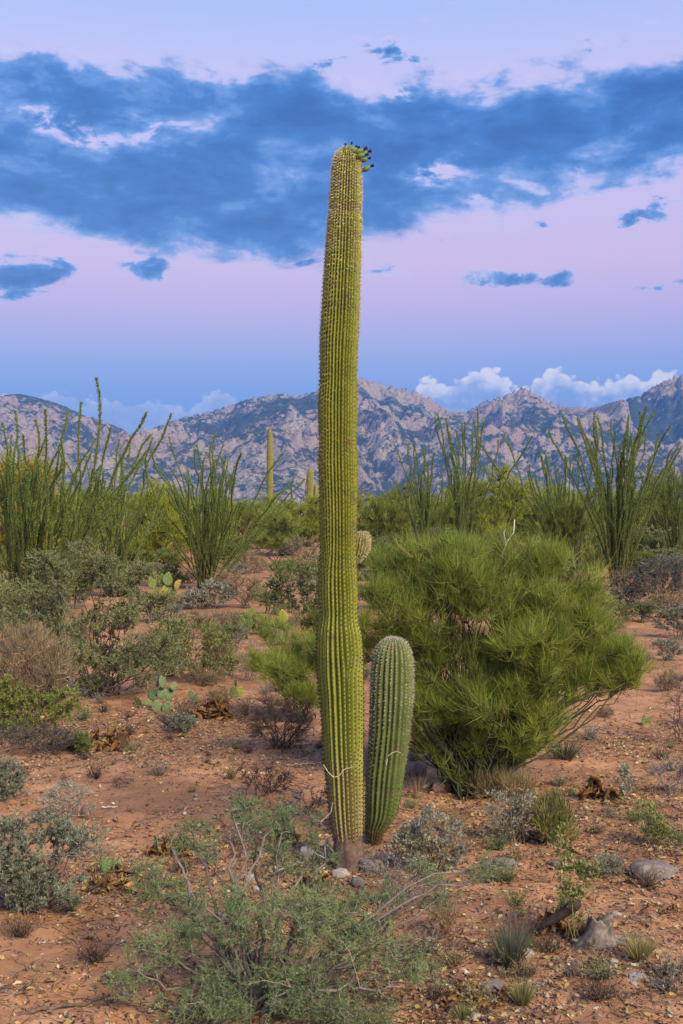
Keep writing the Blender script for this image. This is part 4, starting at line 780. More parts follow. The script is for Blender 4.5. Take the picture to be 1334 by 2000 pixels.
# ------------------------------------------------------------------ ocotillos
def stem_mesh(seed, L, far=False):
    rng = np.random.default_rng(seed); g = Geo(); n = 16; t = np.linspace(0, 1, n)
    a = rng.uniform(0, 2 * np.pi); k = rng.uniform(-.13, .22)
    x = k * t ** 2 * L + .035 * np.cumsum(rng.normal(0, 1, n)) * t * rng.uniform(.5, 1.2); y = .05 * np.cumsum(rng.normal(0, 1, n)) * t
    x += .10 * np.clip(t - .7, 0, 1) / .3 * rng.uniform(-1, 1.6) * L * .25
    P = np.stack([x, y, t * L], -1); tube(g, P, .019, .010, 5, (.15, .145, .06))
    m_ = 900; s = np.sqrt(rng.uniform(.015, 1, m_)); i = np.clip((s * (n - 1)).astype(int), 0, n - 2); f = (s * (n - 1) - i)[:, None]
    Q = P[i] * (1 - f) + P[i + 1] * f; d = unit(P[i + 1] - P[i]); u, v = frame(d); th = rng.uniform(0, 2 * np.pi, (m_, 1)); o = np.cos(th) * u + np.sin(th) * v
    q = rng.random((m_, 1)); C = (np.array((.14, .235, .06)) * (1 - q) + np.array((.26, .36, .09)) * q) * rng.uniform(.75, 1.25, (m_, 1))
    leaves(g, Q + o * .006, o + d * .8 + rng.normal(0, .3, (m_, 3)), rng.uniform(.022, .05, m_), .016, C, rng)
    return g.mesh('ocotillo_stem', M['leaf'])
STEMS = [stem_mesh(100 + i, 3.9) for i in range(12)]
def ocotillo(px, py, toppx, n, spread, lean, label, seed, manual=()):
    rng = np.random.default_rng(seed); b = G(px, py); s = F / b[1]; hgt = (py - toppx) / s
    root = empty('ocotillo', b - np.array([0, 0, .03]), label, 'ocotillo', 'ocotillos in the middle distance')
    for i in range(n):
        az = rng.uniform(0, 2 * np.pi); tl = abs(rng.normal(0, 1)) ** .8 * spread; sc = hgt / 3.9 * rng.uniform(.5, 1.0)
        if i < len(manual): ax, ay, sc_ = manual[i]; dx, dy = math.tan(R(ax)), ay; sc = sc_ * hgt / 3.9
        else: dx, dy = math.tan(R(tl)) * math.cos(az) + math.tan(R(lean)), math.tan(R(tl)) * math.sin(az)
        o = link('stem', STEMS[rng.integers(len(STEMS))], root, (rng.normal(0, .09) , rng.normal(0, .09), 0), 0, sc)
        from mathutils import Vector, Matrix
        d = Vector((dx, dy, 1)).normalized()
        o.rotation_mode = 'QUATERNION'; o.rotation_quaternion = d.to_track_quat('Z', 'Y') @ Matrix.Rotation(rng.uniform(0, 6.28), 3, 'Z').to_quaternion()
        k = sc * rng.uniform(.95, 1.1); o.scale = (max(k, .85), max(k, .85), k)
ocotillo(48, 1208, 815, 66, 13, -1, 'crowded dark green ocotillo with many upright wands above the creosote', 200)
ocotillo(95, 1212, 780, 30, 12, 14, 'ocotillo leaning over with one long thick wand highest over the notch in the mountains', 201, ((19.5, 0, 1.07), (25, .1, .9), (16, -.1, .78), (27, 0, .95)))
ocotillo(228, 1165, 860, 34, 14, 2, 'thin grey-green ocotillo behind the creosote bush', 202, ((13, 0, 1.15), (16, .1, 1.0)))
ocotillo(402, 1150, 850, 84, 24, 2, 'wide fan-shaped ocotillo with whitish brittlebush at its foot', 203)
ocotillo(832, 1112, 875, 46, 11, -2, 'short bushy ocotillo behind the left of the big palo verde', 204)
ocotillo(905, 1106, 815, 34, 9, 3, 'tall thin ocotillo behind the top of the big palo verde', 205)
ocotillo(1105, 1128, 868, 42, 12, -8, 'dark-based ocotillo with wands leaning away from the upright one', 206, ((-24, 0, 1.1), (-20, .1, 1.1), (-16, 0, .95), (-27, 0, .8)))
ocotillo(1207, 1146, 815, 74, 11, 3, 'tall upright ocotillo with a bare brown trunk-like foot on red soil', 207, ((-12, 0, 1.06), (15, 0, 1.0), (-8, .1, 1.0)))
ocotillo(1318, 1110, 880, 44, 14, 0, 'pale ocotillo in front of the orange house wall', 208)
ocotillo(578, 1066, 925, 9, 20, 0, 'small distant ocotillo between the far saguaros', 209)

# ------------------------------------------------------------------ thicket of palo verdes behind
FAR = []
for i in range(4):
    rng = np.random.default_rng(300 + i)
    B = [(rng.uniform(-1.5, 1.5), rng.uniform(-1, 1), rng.uniform(1.1, 2.5), rng.uniform(.8, 1.3), rng.uniform(.7, 1.1), rng.uniform(.5, .9)) for _ in range(10)] + [(rng.uniform(-2, 2), rng.uniform(-.9, .9), .7, 1.0, .8, .65) for _ in range(7)]
    c = [PV, ((.22, .28, .035), (.36, .40, .05), (.38, .33, .08)), ((.16, .21, .04), (.27, .30, .06), (.32, .28, .1)), ((.28, .26, .045), (.40, .35, .07), (.38, .28, .08))][i]
    gw, gl = bush_geo(rng, B, 560, 'strand', c, (26, .30, .016), wood=(.10, .09, .045), r_limb=.05, r_twig=.012, limbs=2, base_r=.15, up=.5, t0=.2, shell=.3)
    FAR.append((gw.mesh('far_trunk', M['wood']), gl.mesh('far_crown', M['leaf'])))
LAND = [(48, 1208, 'crowded dark ocotillo'), (95, 1212, 'leaning long-wand ocotillo'), (228, 1165, 'thin grey-green ocotillo'), (402, 1150, 'wide fan ocotillo'), (832, 1112, 'short bushy ocotillo'), (905, 1106, 'tall thin ocotillo'), (1105, 1128, 'dark-based leaning ocotillo'),
        (1207, 1146, 'tall upright ocotillo'), (1318, 1110, 'pale ocotillo at the house'), (578, 1066, 'small distant ocotillo'), (527, 1049, 'far slender saguaro'), (606, 1052, 'far shorter saguaro'), (676, 1694, 'tall fruiting saguaro'), (922, 1548, 'big palo verde'), (200, 1358, 'big creosote bush'), (22, 1275, 'smaller creosote bush'),
        (606, 1222, 'dark mesquite bush'), (412, 1190, 'whitish brittlebush'), (1292, 1186, 'grey domed thorn bush'), (388, 1332, 'brown twiggy shrub'), (322, 1168, 'bright prickly pear cluster'), (480, 1240, 'upright prickly pear'), (1240, 1040, 'orange house')]
def near_land(x, y):
    best = min(((abs(x / y - (px - 667) / F) * 14 + abs(math.log(y / (F * H / (py - 1000)))), ph, F * H / (py - 1000)) for px, py, ph in LAND))
    return ('behind' if y > best[2] * 1.12 else 'in front of' if y < best[2] / 1.12 else 'beside') + ' the ' + best[1]
def far_tree(px, y, top, kind, label, seed, wide=1.0, group='palo verdes of the background thicket'):
    rng = np.random.default_rng(seed); s = F / y; sc = ((1000 - top) / s + H) / 2.95
    o = empty('palo_verde', ((px - 667) / s, y, 0), label, 'tree', group, rng.uniform(0, 6.28), sc); o.scale = (sc * wide, sc * wide, sc)
    if label == TH: o['label'] = ('fresh green', 'bright yellow-green', 'olive green', 'yellowish')[kind] + ' thicket palo verde ' + near_land(o.location[0], y)
    link('trunk', FAR[kind][0], o); link('crown', FAR[kind][1], o)
TH = 'yellow-green palo verde in the thicket below the mountains'
for px, y, top, k, lb, w in ((-10, 38, 885, 3, 'yellowish palo verde behind the crowded ocotillo', 1), (150, 46, 960, 1, TH, 1.1), (300, 44, 948, 1, 'bright palo verde seen between the two left ocotillo fans', 1.1), (410, 56, 965, 1, TH, 1.1), (470, 60, 985, 2, TH, 1),
        (555, 50, 985, 0, 'dark green low palo verde below the far slender saguaro', 1.1), (600, 62, 975, 1, TH, 1), (735, 46, 942, 0, 'feathery palo verde right behind the tall saguaro', .8), (830, 54, 955, 0, TH, 1.1), (955, 48, 925, 1, 'tall round palo verde between the right ocotillos', 1.0),
        (1040, 58, 940, 0, TH, 1.1), (1115, 44, 942, 0, 'dense palo verde behind the leaning ocotillo', .9), (1125, 33, 985, 2, 'olive palo verde with bare yellowish limbs beside the upright ocotillo', .75), (1225, 60, 965, 2, TH, 1), (1335, 52, 925, 2, 'olive palo verde at the end of the thicket', .9), (660, 70, 972, 2, TH, 1.2),
        (225, 70, 962, 2, TH, 1.3), (60, 60, 930, 3, TH, 1.1), (1400, 60, 940, 1, TH, 1.1), (-90, 46, 900, 2, TH, 1.1), (345, 80, 968, 0, TH, 1.3), (510, 84, 972, 1, TH, 1.3), (780, 78, 965, 2, TH, 1.3), (900, 80, 962, 1, TH, 1.3), (1180, 76, 958, 0, TH, 1.3), (1290, 84, 968, 1, TH, 1.2), (110, 84, 958, 1, TH, 1.3), (0, 86, 958, 0, TH, 1.3), (1075, 86, 962, 2, TH, 1.3)):
    far_tree(px, y, top, k, lb, int(px * 7 + y) % 9999, w)

# ------------------------------------------------------------------ low scrub in the middle distance
SCRUB = []
for i, (c, wd, st, lf) in enumerate(((SAGE, (.15, .13, .11), 'leaf', (22, .06, .02)), (TAN, (.17, .12, .1), 'strand', (9, .12, .007)), (((.13, .185, .04), (.21, .25, .06), (.28, .25, .1)), (.12, .11, .06), 'strand', (24, .14, .009)), (GREY, (.17, .14, .13), 'leaf', (18, .05, .018)))):
    rng = np.random.default_rng(400 + i)
    B = [(rng.uniform(-.45, .45), rng.uniform(-.4, .4), rng.uniform(.3, .75), rng.uniform(.3, .45), rng.uniform(.3, .45), rng.uniform(.22, .36)) for _ in range(6)]
    gw, gl = bush_geo(rng, B, 230, st, c, lf, wood=wd, r_limb=.014, r_twig=.0055, sub=1, limbs=2, base_r=.06, up=.5, t0=.2, shell=.3)
    SCRUB.append((gw.mesh('scrub_stem', M['wood']), gl.mesh('scrub_foliage', M['leaf'])))
SL = ('low grey-green leafy scrub bush in the middle distance', 'low dry tan scrub bush in the middle distance', 'low bright green wispy scrub bush in the middle distance', 'low silvery grey scrub bush in the middle distance')
def scrub(px, py, hpx, kind, wide=1.0):
    hpx = hpx * (1.45 if py > 1180 else 1.2); b = G(px, py); s = F / b[1]; sc = hpx / s / 1.05; rng = np.random.default_rng(int(px * 13 + py))
    o = empty('scrub_bush', b - np.array([0, 0, .02]), SL[kind], 'shrub', SL[kind].replace(' bush ', ' bushes '), rng.uniform(0, 6.28), sc); o.scale = (sc * wide, sc * wide, sc)
    o['label'] = SL[kind].split(' in the')[0] + ' ' + near_land(b[0], b[1])
    link('stem', SCRUB[kind][0], o); link('foliage', SCRUB[kind][1], o)
for a in ((268, 1160, 62, 0, 1.3), (330, 1112, 40, 2, 1.5), (455, 1092, 42, 2, 1.6), (640, 1130, 48, 0, 1.3), (520, 1072, 36, 2, 1.6), (590, 1060, 36, 2, 1.7), (170, 1130, 50, 0, 1.3), (90, 1110, 50, 2, 1.5),
          (655, 1085, 40, 1, 1.5), (720, 1110, 60, 0, 1.4), (760, 1085, 52, 2, 1.6), (800, 1140, 70, 0, 1.2), (880, 1120, 70, 2, 1.3), (960, 1110, 72, 2, 1.4), (1030, 1130, 70, 0, 1.3), (1080, 1100, 60, 2, 1.5), (1150, 1115, 70, 2, 1.2), (1160, 1160, 52, 1, 1.3),
          (1250, 1105, 62, 2, 1.4), (1300, 1090, 58, 0, 1.6), (1340, 1100, 60, 2, 1.4), (1100, 1180, 40, 3, 1.4), (1240, 1165, 30, 1, 1.6), (1045, 1190, 62, 2, 1.3), (1130, 1205, 52, 2, 1.3), (330, 1205, 24, 3, 1.6), (440, 1235, 40, 1, 1.2), (300, 1285, 50, 1, 1.0), (350, 1260, 46, 0, 1.0),
          (430, 1300, 52, 1, .9), (690, 1065, 44, 2, 1.7), (830, 1068, 44, 1, 1.7), (1000, 1068, 44, 2, 1.7), (1190, 1080, 52, 2, 1.7), (380, 1075, 38, 1, 1.7), (260, 1085, 42, 2, 1.7), (20, 1090, 46, 2, 1.7), (460, 1130, 34, 3, 1.3), (650, 1180, 46, 3, 1.2), (1330, 1250, 60, 3, 1.0), (1255, 1215, 34, 0, 1.3), (510, 1165, 26, 1, 1.5), (150, 1190, 60, 0, 1.0), (560, 1085, 30, 1, 1.6), (620, 1150, 56, 0, 1.2), (560, 1130, 40, 2, 1.2), (250, 1120, 50, 2, 1.5), (320, 1145, 44, 0, 1.3), (475, 1110, 40, 1, 1.4), (420, 1100, 40, 2, 1.5), (1210, 1185, 36, 3, 1.3), (1190, 1240, 34, 1, 1.4), (1300, 1290, 40, 3, 1.0), (1150, 1100, 60, 2, 1.4), (1230, 1130, 60, 2, 1.3), (1290, 1125, 56, 0, 1.3), (930, 1085, 56, 2, 1.6), (870, 1090, 60, 0, 1.4), (780, 1105, 60, 2, 1.4), (720, 1070, 52, 2, 1.6), (130, 1160, 60, 2, 1.2), (60, 1150, 60, 0, 1.2), (0, 1130, 60, 2, 1.3), (345, 1190, 34, 1, 1.4), (300, 1215, 50, 0, 1.1), (400, 1225, 34, 1, 1.3), (520, 1200, 40, 0, 1.2), (450, 1270, 44, 0, 1.0), (500, 1310, 46, 1, 1.0), (560, 1230, 34, 1, 1.3), (330, 1320, 44, 1, 1.0), (260, 1310, 40, 1, 1.0), (620, 1260, 60, 2, .9), (110, 1290, 60, 0, 1.0), (30, 1230, 70, 0, 1.1), (150, 1250, 60, 1, 1.0), (430, 1370, 30, 1, 1.0), (540, 1350, 34, 1, 1.0), (370, 1140, 40, 1, 1.4), (500, 1120, 36, 1, 1.4), (640, 1215, 46, 1, 1.0), (1320, 1200, 44, 1, 1.2), (1190, 1280, 40, 2, 1.1), (1260, 1300, 34, 1, 1.1), (1300, 1350, 46, 1, .9), (1130, 1300, 40, 0, 1.0), (1080, 1420, 30, 1, 1.0), (1180, 1400, 26, 1, 1.0), (710, 1135, 80, 2, 1.2), (770, 1150, 84, 2, 1.1), (850, 1150, 84, 0, 1.1), (920, 1140, 84, 2, 1.2), (990, 1150, 80, 2, 1.1), (1060, 1160, 76, 0, 1.1), (1110, 1150, 60, 2, 1.1), (740, 1190, 70, 0, 1.0), (820, 1200, 66, 2, 1.0), (905, 1190, 70, 0, 1.0), (985, 1200, 66, 2, 1.0), (700, 1330, 50, 0, .9), (760, 1440, 40, 1, .9), (410, 1340, 40, 1, .9), (455, 1320, 36, 0, .8), (1320, 1140, 60, 3, 1.2)):
    scrub(*a)

# ------------------------------------------------------------------ prickly pears
def pad_mesh(seed, col_):
    rng = np.random.default_rng(seed); n, k = 12, 18; th = np.arange(k) / k * 2 * np.pi; g = Geo()
    zz = np.linspace(0, 1, n); prof = np.sin(np.pi * np.clip(zz, .02, .985) ** .82) ** .62 * .40
    X = prof[:, None] * np.cos(th) * (1 + .05 * np.sin(zz[:, None] * 5 + seed)); Y = np.minimum(prof, .4)[:, None] ** .6 * np.sin(th) * .085 + .06 * np.sin(zz * 2.2 + seed)[:, None] * 1.0; Z = np.broadcast_to(zz[:, None], X.shape)
    V = np.stack([X, Y, Z], -1).reshape(-1, 3); i = np.arange(n - 1)[:, None] * k; j = np.arange(k)[None]; j2 = (j + 1) % k
    T = np.concatenate([np.stack([np.zeros(k - 2, int), np.arange(2, k), np.arange(1, k - 1)], -1), (n - 1) * k + np.stack([np.zeros(k - 2, int), np.arange(1, k - 1), np.arange(2, k)], -1)])
    g.add(V, T, np.stack([i + j, i + j2, i + k + j2, i + k + j], -1).reshape(-1, 4), col_)
    # areoles with short spines on both faces
    m_ = 46; a = rng.uniform(0, 1, m_) ** .5 * .86; b_ = rng.uniform(0, 2 * np.pi, m_); sgn = rng.choice([-1, 1], m_); px_ = a * np.cos(b_) * .36; pz = .5 + a * np.sin(b_) * .44
    P = np.stack([px_, sgn * .055 + .06 * np.sin(pz * 2.2 + seed), pz], -1); P = np.repeat(P, 3, 0); D = np.stack([0 * a, sgn * 1.0, 0 * a], -1).repeat(3, 0) + rng.normal(0, .5, (m_ * 3, 3))
    ribbons(g, P, D, .10, .012, (.5, .45, .3), np.zeros((m_ * 3, 3)), rng)
    return g.mesh('pad', M['pad'], False)
PADS = {'green': [pad_mesh(i, c) for i, c in enumerate(((.115, .17, .04), (.155, .205, .05), (.09, .145, .04)))], 'yellow': [pad_mesh(7, (.33, .30, .05)), pad_mesh(8, (.24, .25, .05))], 'blue': [pad_mesh(11, (.125, .19, .08)), pad_mesh(12, (.16, .22, .10))]}
def pear(px, py, pads, label, seed):
    """pads: offset right, offset up (px), length px, lean degrees, kind"""
    rng = np.random.default_rng(seed); b = G(px, py); s = F / b[1]; root = empty('prickly_pear', b, label, 'cactus', 'prickly pears in the desert scrub')
    for dx, up_, ln, lean, kind in pads:
        ms = PADS[kind]; o = link('pad', ms[rng.integers(len(ms))], root, (dx / s, rng.uniform(-.03, .03) if up_ else rng.uniform(-.06, .06), up_ / s - (.015 if not up_ else .01)), 0, ln / s)
        o.rotation_euler = (R(rng.uniform(-14, 14)), R(lean), R(rng.uniform(-75, 75)))
pear(322, 1168, [(-14, 0, 26, -20, 'green'), (0, 0, 28, 5, 'yellow'), (12, 0, 26, 28, 'green'), (-20, 20, 24, -25, 'green'), (-6, 24, 26, -8, 'green'), (5, 25, 28, 12, 'green'), (20, 20, 22, 45, 'yellow'), (-24, 38, 18, -10, 'green')], 'cluster of bright green prickly pear pads in front of the thin ocotillo', 1)
pear(262, 1190, [(0, 0, 26, -10, 'green'), (6, 22, 24, 12, 'green'), (-3, 24, 22, -15, 'green')], 'prickly pear half sunk in the right side of the creosote', 2)
pear(316, 1388, [(-6, 0, 26, -12, 'blue'), (8, 0, 24, 15, 'blue'), (-14, 22, 26, -30, 'blue'), (0, 24, 26, 3, 'blue'), (10, 22, 24, 20, 'blue'), (-30, 42, 24, -50, 'yellow'), (3, 46, 26, -6, 'blue'), (20, 42, 18, 30, 'blue'), (-8, 46, 24, -2, 'blue')], 'spindly blue-green prickly pear with one yellow pad below the brown twiggy shrub', 3)
pear(276, 1378, [(0, 0, 30, -55, 'yellow'), (6, 0, 22, 60, 'blue')], 'two fallen prickly pear pads at the foot of the spindly pear', 4)
pear(378, 1378, [(0, 0, 20, 8, 'blue'), (-2, 17, 16, -10, 'blue')], 'tiny two-pad prickly pear beside the brown hollow cactus ribs', 5)
pear(458, 1362, [(0, 0, 26, -5, 'green'), (4, 0, 24, 20, 'yellow'), (0, 21, 22, 0, 'green')], 'pale prickly pear in front of the arching pinkish twigs', 6)
pear(478, 1248, [(0, 0, 26, -12, 'green'), (5, 0, 24, 15, 'green'), (-6, 22, 26, -10, 'green'), (6, 22, 24, 8, 'green'), (9, 42, 22, 5, 'green')], 'upright prickly pear with a round top pad on the weedy patch', 7)
pear(550, 1234, [(0, 0, 22, 5, 'green'), (2, 17, 28, -4, 'yellow'), (-8, 34, 18, -30, 'green')], 'prickly pear with one vivid yellow pad beside the mesquite', 8)
pear(412, 1252, [(0, 0, 24, -8, 'green'), (4, 20, 24, 10, 'green'), (-8, 20, 18, -25, 'green')], 'green prickly pear behind the brown twiggy shrub', 9)
pear(222, 1728, [(-10, 0, 34, -8, 'blue'), (8, 0, 32, 20, 'yellow'), (-14, 28, 34, -6, 'blue'), (6, 28, 26, 18, 'blue')], 'prickly pear rising from brown rot right of the blue-grey shrub', 10)
pear(308, 1668, [(0, 0, 22, 4, 'yellow'), (1, 14, 32, 8, 'blue')], 'single upright blue-green pad on the orange rot patch', 11)
pear(560, 1655, [(0, 0, 36, -6, 'yellow'), (0, 30, 34, -3, 'blue'), (14, 26, 24, 30, 'blue')], 'prickly pear with a round blue-green pad left of the tall saguaro foot', 12)
pear(1122, 1560, [(0, 0, 22, -6, 'blue')], 'lone blue-green pad left of the twisted dead cactus', 13)
pear(1258, 1415, [(0, 0, 26, -16, 'green'), (6, 0, 20, 35, 'green')], 'small green prickly pear under the low palo verde limb', 14)
pear(1255, 1198, [(0, 0, 20, 40, 'yellow'), (-5, 0, 20, -20, 'yellow')], 'small yellow-green prickly pear below the grey domed thorn bush', 15)

# ------------------------------------------------------------------ dead cactus crusts, dry pads
def crust_mesh(seed, col_, curl=1.0, asp=1.6):
    rng = np.random.default_rng(seed); n, k = 10, 9; u = np.linspace(-.5, .5, n)[:, None]; v = np.linspace(-1, 1, k)[None]
    ang = v * curl * (1 + .3 * np.sin(u * 4 + seed)); w = .32 * (1 - 1.5 * u ** 2 * (1 + .3 * np.sin(seed)))
    X = u * asp * (1 + .06 * np.sin(v * 3)) + 0 * v; Y = np.sin(ang) * w; Z = (1 - np.cos(ang)) * w + .12 * np.sin(u * 5 + seed)
    P = np.stack([X, Y + 0 * u, Z], -1) + rng.normal(0, .03, (n, k, 3)) * np.array([1.6, 1, 1]) + (rng.random((n, k, 1)) < .12) * rng.normal(0, .09, (n, k, 3)); Nn = np.stack([0 * X, -np.sin(ang) + 0 * u, np.cos(ang) + 0 * u], -1)
    g = Geo(); V = np.concatenate([P.reshape(-1, 3), (P + Nn * .035).reshape(-1, 3)]); i = (np.arange(n - 1)[:, None] * k + np.arange(k - 1)[None]).ravel(); m_ = n * k
    Q = np.concatenate([np.stack([i, i + k, i + k + 1, i + 1], -1), m_ + np.stack([i, i + 1, i + k + 1, i + k], -1)])
    rim = list(range(k)) + [r * k + k - 1 for r in range(1, n)] + [(n - 1) * k + c for c in range(k - 2, -1, -1)] + [r * k for r in range(n - 2, 0, -1)]
    rim = np.array(rim); r2 = np.roll(rim, -1); Q = np.concatenate([Q, np.stack([rim, r2, r2 + m_, rim + m_], -1)])
    shade = fbm(X * 3, Y * 3 + seed, 3, seed)[..., None]; C = np.array(col_) * (.6 + .8 * shade); C = np.concatenate([C.reshape(-1, 3)] * 2)
    g.add(V, None, Q, C); return g.mesh('crust', M['crust'], False)
BR = [crust_mesh(1, (.26, .13, .045), 1.3), crust_mesh(2, (.19, .10, .05), 1.7, 1.2), crust_mesh(3, (.33, .19, .07), .9), crust_mesh(4, (.12, .065, .04), 1.5, 1.9), crust_mesh(5, (.38, .24, .09), 1.1, 1.2)]
YL = [crust_mesh(11, (.48, .33, .12), .35, .95), crust_mesh(12, (.55, .40, .20), .5, 1.0), crust_mesh(13, (.38, .26, .11), .7, 1.1), crust_mesh(14, (.50, .40, .26), .3, .9), crust_mesh(15, (.30, .20, .10), .9, 1.2)]
def remains(px, py, wpx, hpx, n, label, seed, ms=BR, size=.6):
    rng = np.random.default_rng(seed); b = G(px, py); s = F / b[1]; root = empty('dead_cactus', b, label, 'dead cactus', 'brown remains of dead cacti')
    for i in range(int(n * 2.2)):
        x = rng.uniform(-.5, .5) * wpx; hh = rng.uniform(0, 1) ** 1.6 * hpx * (1 - abs(x) / wpx); k = rng.uniform(.35, .95) * size * min(hpx + 8, 40) / s * 1.1
        o = link('crust', ms[rng.integers(len(ms))], root, (x / s, rng.uniform(-.35, .35) * wpx / s, hh / s * .7 + .01), 0, k)
        o.rotation_euler = (rng.uniform(-1.3, 1.3), rng.uniform(-.9, .9), rng.uniform(0, 6.28))
remains(172, 1462, 140, 52, 24, 'orange-brown crumbling heap of a dead cactus behind the small weed', 1)
remains(412, 1402, 70, 46, 13, 'dark brown hollow ribs of a dead cactus with ragged holes', 2, BR[:4])
remains(400, 1372, 90, 20, 8, 'flat orange cactus crusts behind the dark brown hollow ribs', 3, YL)
remains(1165, 1560, 70, 42, 11, 'twisted yellow-brown dead cactus shell beside the lone pad', 4)
remains(1215, 1570, 70, 18, 7, 'flat pale brown cactus scraps beside the twisted shell', 5, YL)
remains(1092, 1822, 62, 52, 14, 'rotten orange-brown cactus boot leaning on the grey stump', 6, [BR[0], BR[2], BR[4]])
remains(230, 1738, 90, 40, 16, 'brown rotting prickly pear heap right of the blue-grey shrub', 7)
remains(335, 1665, 90, 26, 14, 'orange-brown rotting crust patch around the single upright pad', 8)
remains(545, 1650, 50, 40, 8, 'brown decaying cactus lump behind the feathery acacia', 9, BR[:3])
remains(610, 1725, 60, 26, 8, 'orange dead cactus crumbs left of the tall saguaro foot', 10, [BR[0], BR[2]])
remains(1040, 1585, 60, 14, 7, 'dry brown bark-like scraps under the palo verde', 11, BR)
remains(925, 1648, 60, 14, 6, 'curled tan scraps next to the silvery brittlebush', 12, YL)
remains(1300, 1668, 70, 16, 9, 'brown crusts strewn above the big flat grey rock', 13, YL)
remains(1290, 1782, 80, 14, 8, 'brown flakes strewn below the big flat grey rock', 14, BR)
remains(935, 1960, 150, 24, 22, 'dark rotten debris bed left of the straw-yellow tuft', 15, BR[:4] + [YL[4]])
remains(1300, 1905, 60, 26, 9, 'ragged grey-brown debris right of the white stones', 16, [BR[1], BR[3], YL[3]])
remains(1300, 1205, 60, 22, 8, 'brown dead cactus heap under the grey domed thorn bush', 17, BR)
remains(885, 1548, 90, 16, 7, 'dark bark scraps at the palo verde trunk', 18, BR[1:4:2])
rngp = np.random.default_rng(77)
DP = [(470, 1465), (665 - 330, 1388), (368, 1393 + 80), (290, 1420), (302, 1437), (240, 1385), (222, 1398), (330, 1470), (347, 1478), (288, 1495), (390, 1535), (122, 1505), (210, 1450), (430, 1440), (365, 1440), (305, 1432), (100, 1490), (60, 1500), (258, 1480), (440, 1460), (315, 1592), (1250, 1545), (1216, 1452), (1270, 1462), (1050, 1470),
      (1205, 1408), (1150, 1445), (1290, 1400), (1195, 1520), (1020, 1640), (1130, 1665), (1180, 1880), (1240, 1770), (1010, 1905), (175, 1835), (300, 1905), (140, 1790), (610 - 300, 1970), (95, 1920), (880, 1930), (1285, 1600), (1100, 1875), (1215, 1640), (190, 1410), (260, 1410), (410, 1430), (150, 1440), (480, 1425), (1060, 1690), (700, 1950)]
for i in range(60): DP.append((rngp.uniform(120, 470), rngp.uniform(1375, 1500)))
for i in range(34): DP.append((rngp.uniform(960, 1334), rngp.uniform(1440, 1760)))
for i in range(22): DP.append((rngp.uniform(60, 480), rngp.uniform(1560, 1760)))
for px, py in DP:
    b = G(px, py); o = link('dry_pad', YL[rngp.integers(5)], None, b + np.array([0, 0, .006]), rngp.uniform(0, 6.28), rngp.uniform(.035, .085)); o.rotation_euler = (rngp.uniform(-.3, .3), rngp.uniform(-.25, .25), rngp.uniform(0, 6.28))
    tag(o, 'dry curled yellow cactus pad scrap lying loose on the red soil', 'dry pad', 'dry pad scraps on the soil')

# ------------------------------------------------------------------ rocks, stump, sticks
def rock_mesh(seed, mat, flat=.6):
    import bmesh
    bm = bmesh.new(); bmesh.ops.create_icosphere(bm, subdivisions=4, radius=.5); V = np.array([v.co for v in bm.verts]); rng = np.random.default_rng(seed)
    d = unit(V); r = np.ones(len(V))
    for _ in range(16):
        n_ = unit(rng.normal(0, 1, 3)); c = rng.uniform(.62, .86); dot = d @ n_; r = np.where(dot > c * r.clip(.3) * 0 + c, np.minimum(r, c / np.maximum(dot, .01)), r)
    r = r + .22 * (fbm(d[:, 0] * 3 + seed, d[:, 1] * 3 + d[:, 2] * 2.7, 5, seed, .6) - .5)
    V = d * r[:, None] * .5; V[:, 2] *= flat
    for v, c in zip(bm.verts, V): v.co = c
    me = bpy.data.meshes.new('rock'); bm.to_mesh(me); bm.free(); me.materials.append(mat); me.polygons.foreach_set('use_smooth', np.ones(len(me.polygons), bool)); return me
RG = [rock_mesh(i, M['rock_grey'], f) for i, f in ((1, .5), (2, .7), (3, .42))]; RW = [rock_mesh(i, M['rock_white'], f) for i, f in ((4, .6), (5, .5))]; RR = [rock_mesh(i, M['rock_red'], .65) for i in (6, 7)]
def rock(px, py, wpx, hpx, ms, k, label, rz=0.0, group=None):
    b = G(px, py); s = F / b[1]; o = link('rock', ms[k % len(ms)], None, b + np.array([0, .25 * wpx / s, hpx * .32 / s])); o.rotation_euler = (0, 0, rz)
    me = ms[k % len(ms)]; zz = [v.co.z for v in me.vertices]; o.scale = (wpx / s, wpx * .75 / s, hpx / s / (max(zz) - min(zz)) * 1.25)
    return tag(o, label, 'rock', group)
rock(1284, 1718, 104, 30, RG, 2, 'big flat grey rock on the open red soil', .15)
rock(985, 1696, 52, 18, RG, 0, 'flat pinkish-grey stone behind the bleached twisted sticks')
rock(965, 1945, 54, 28, RG, 1, 'dark grey rock in the debris bed')
rock(1147, 1846, 26, 20, RG, 1, 'small grey stone against the foot of the grey stump')
rock(638, 1688, 34, 30, RG, 1, 'dark grey stone tucked left of the tall saguaro foot')
rock(646, 1660, 30, 26, RR, 0, 'reddish stone behind the tall saguaro foot')
rock(664, 1718, 40, 20, RW, 0, 'pale stone in front of the tall saguaro foot')
rock(724, 1706, 56, 26, RG, 0, 'grey stone right of the tall saguaro foot')
rock(700, 1732, 30, 18, RG, 2, 'grey pebble-like stone in the dead twig tangle')
rock(600, 1682, 44, 26, RW, 1, 'pale rock behind the feathery acacia')
rock(488, 1724, 26, 16, RW, 0, 'chalky white stone seen through the feathery acacia')
rock(500, 1742, 18, 10, RW, 1, 'little chalky stone seen through the feathery acacia')
rock(430, 1800, 24, 14, RG, 2, 'grey stone in the sprawl of the feathery acacia')
rock(857, 1550, 36, 26, RR, 1, 'dark red rock under the palo verde trunk')
rock(815, 1516, 46, 26, RR, 0, 'purplish rock behind the young saguaro')
rock(808, 1486, 32, 24, RG, 1, 'light grey rock behind the young saguaro')
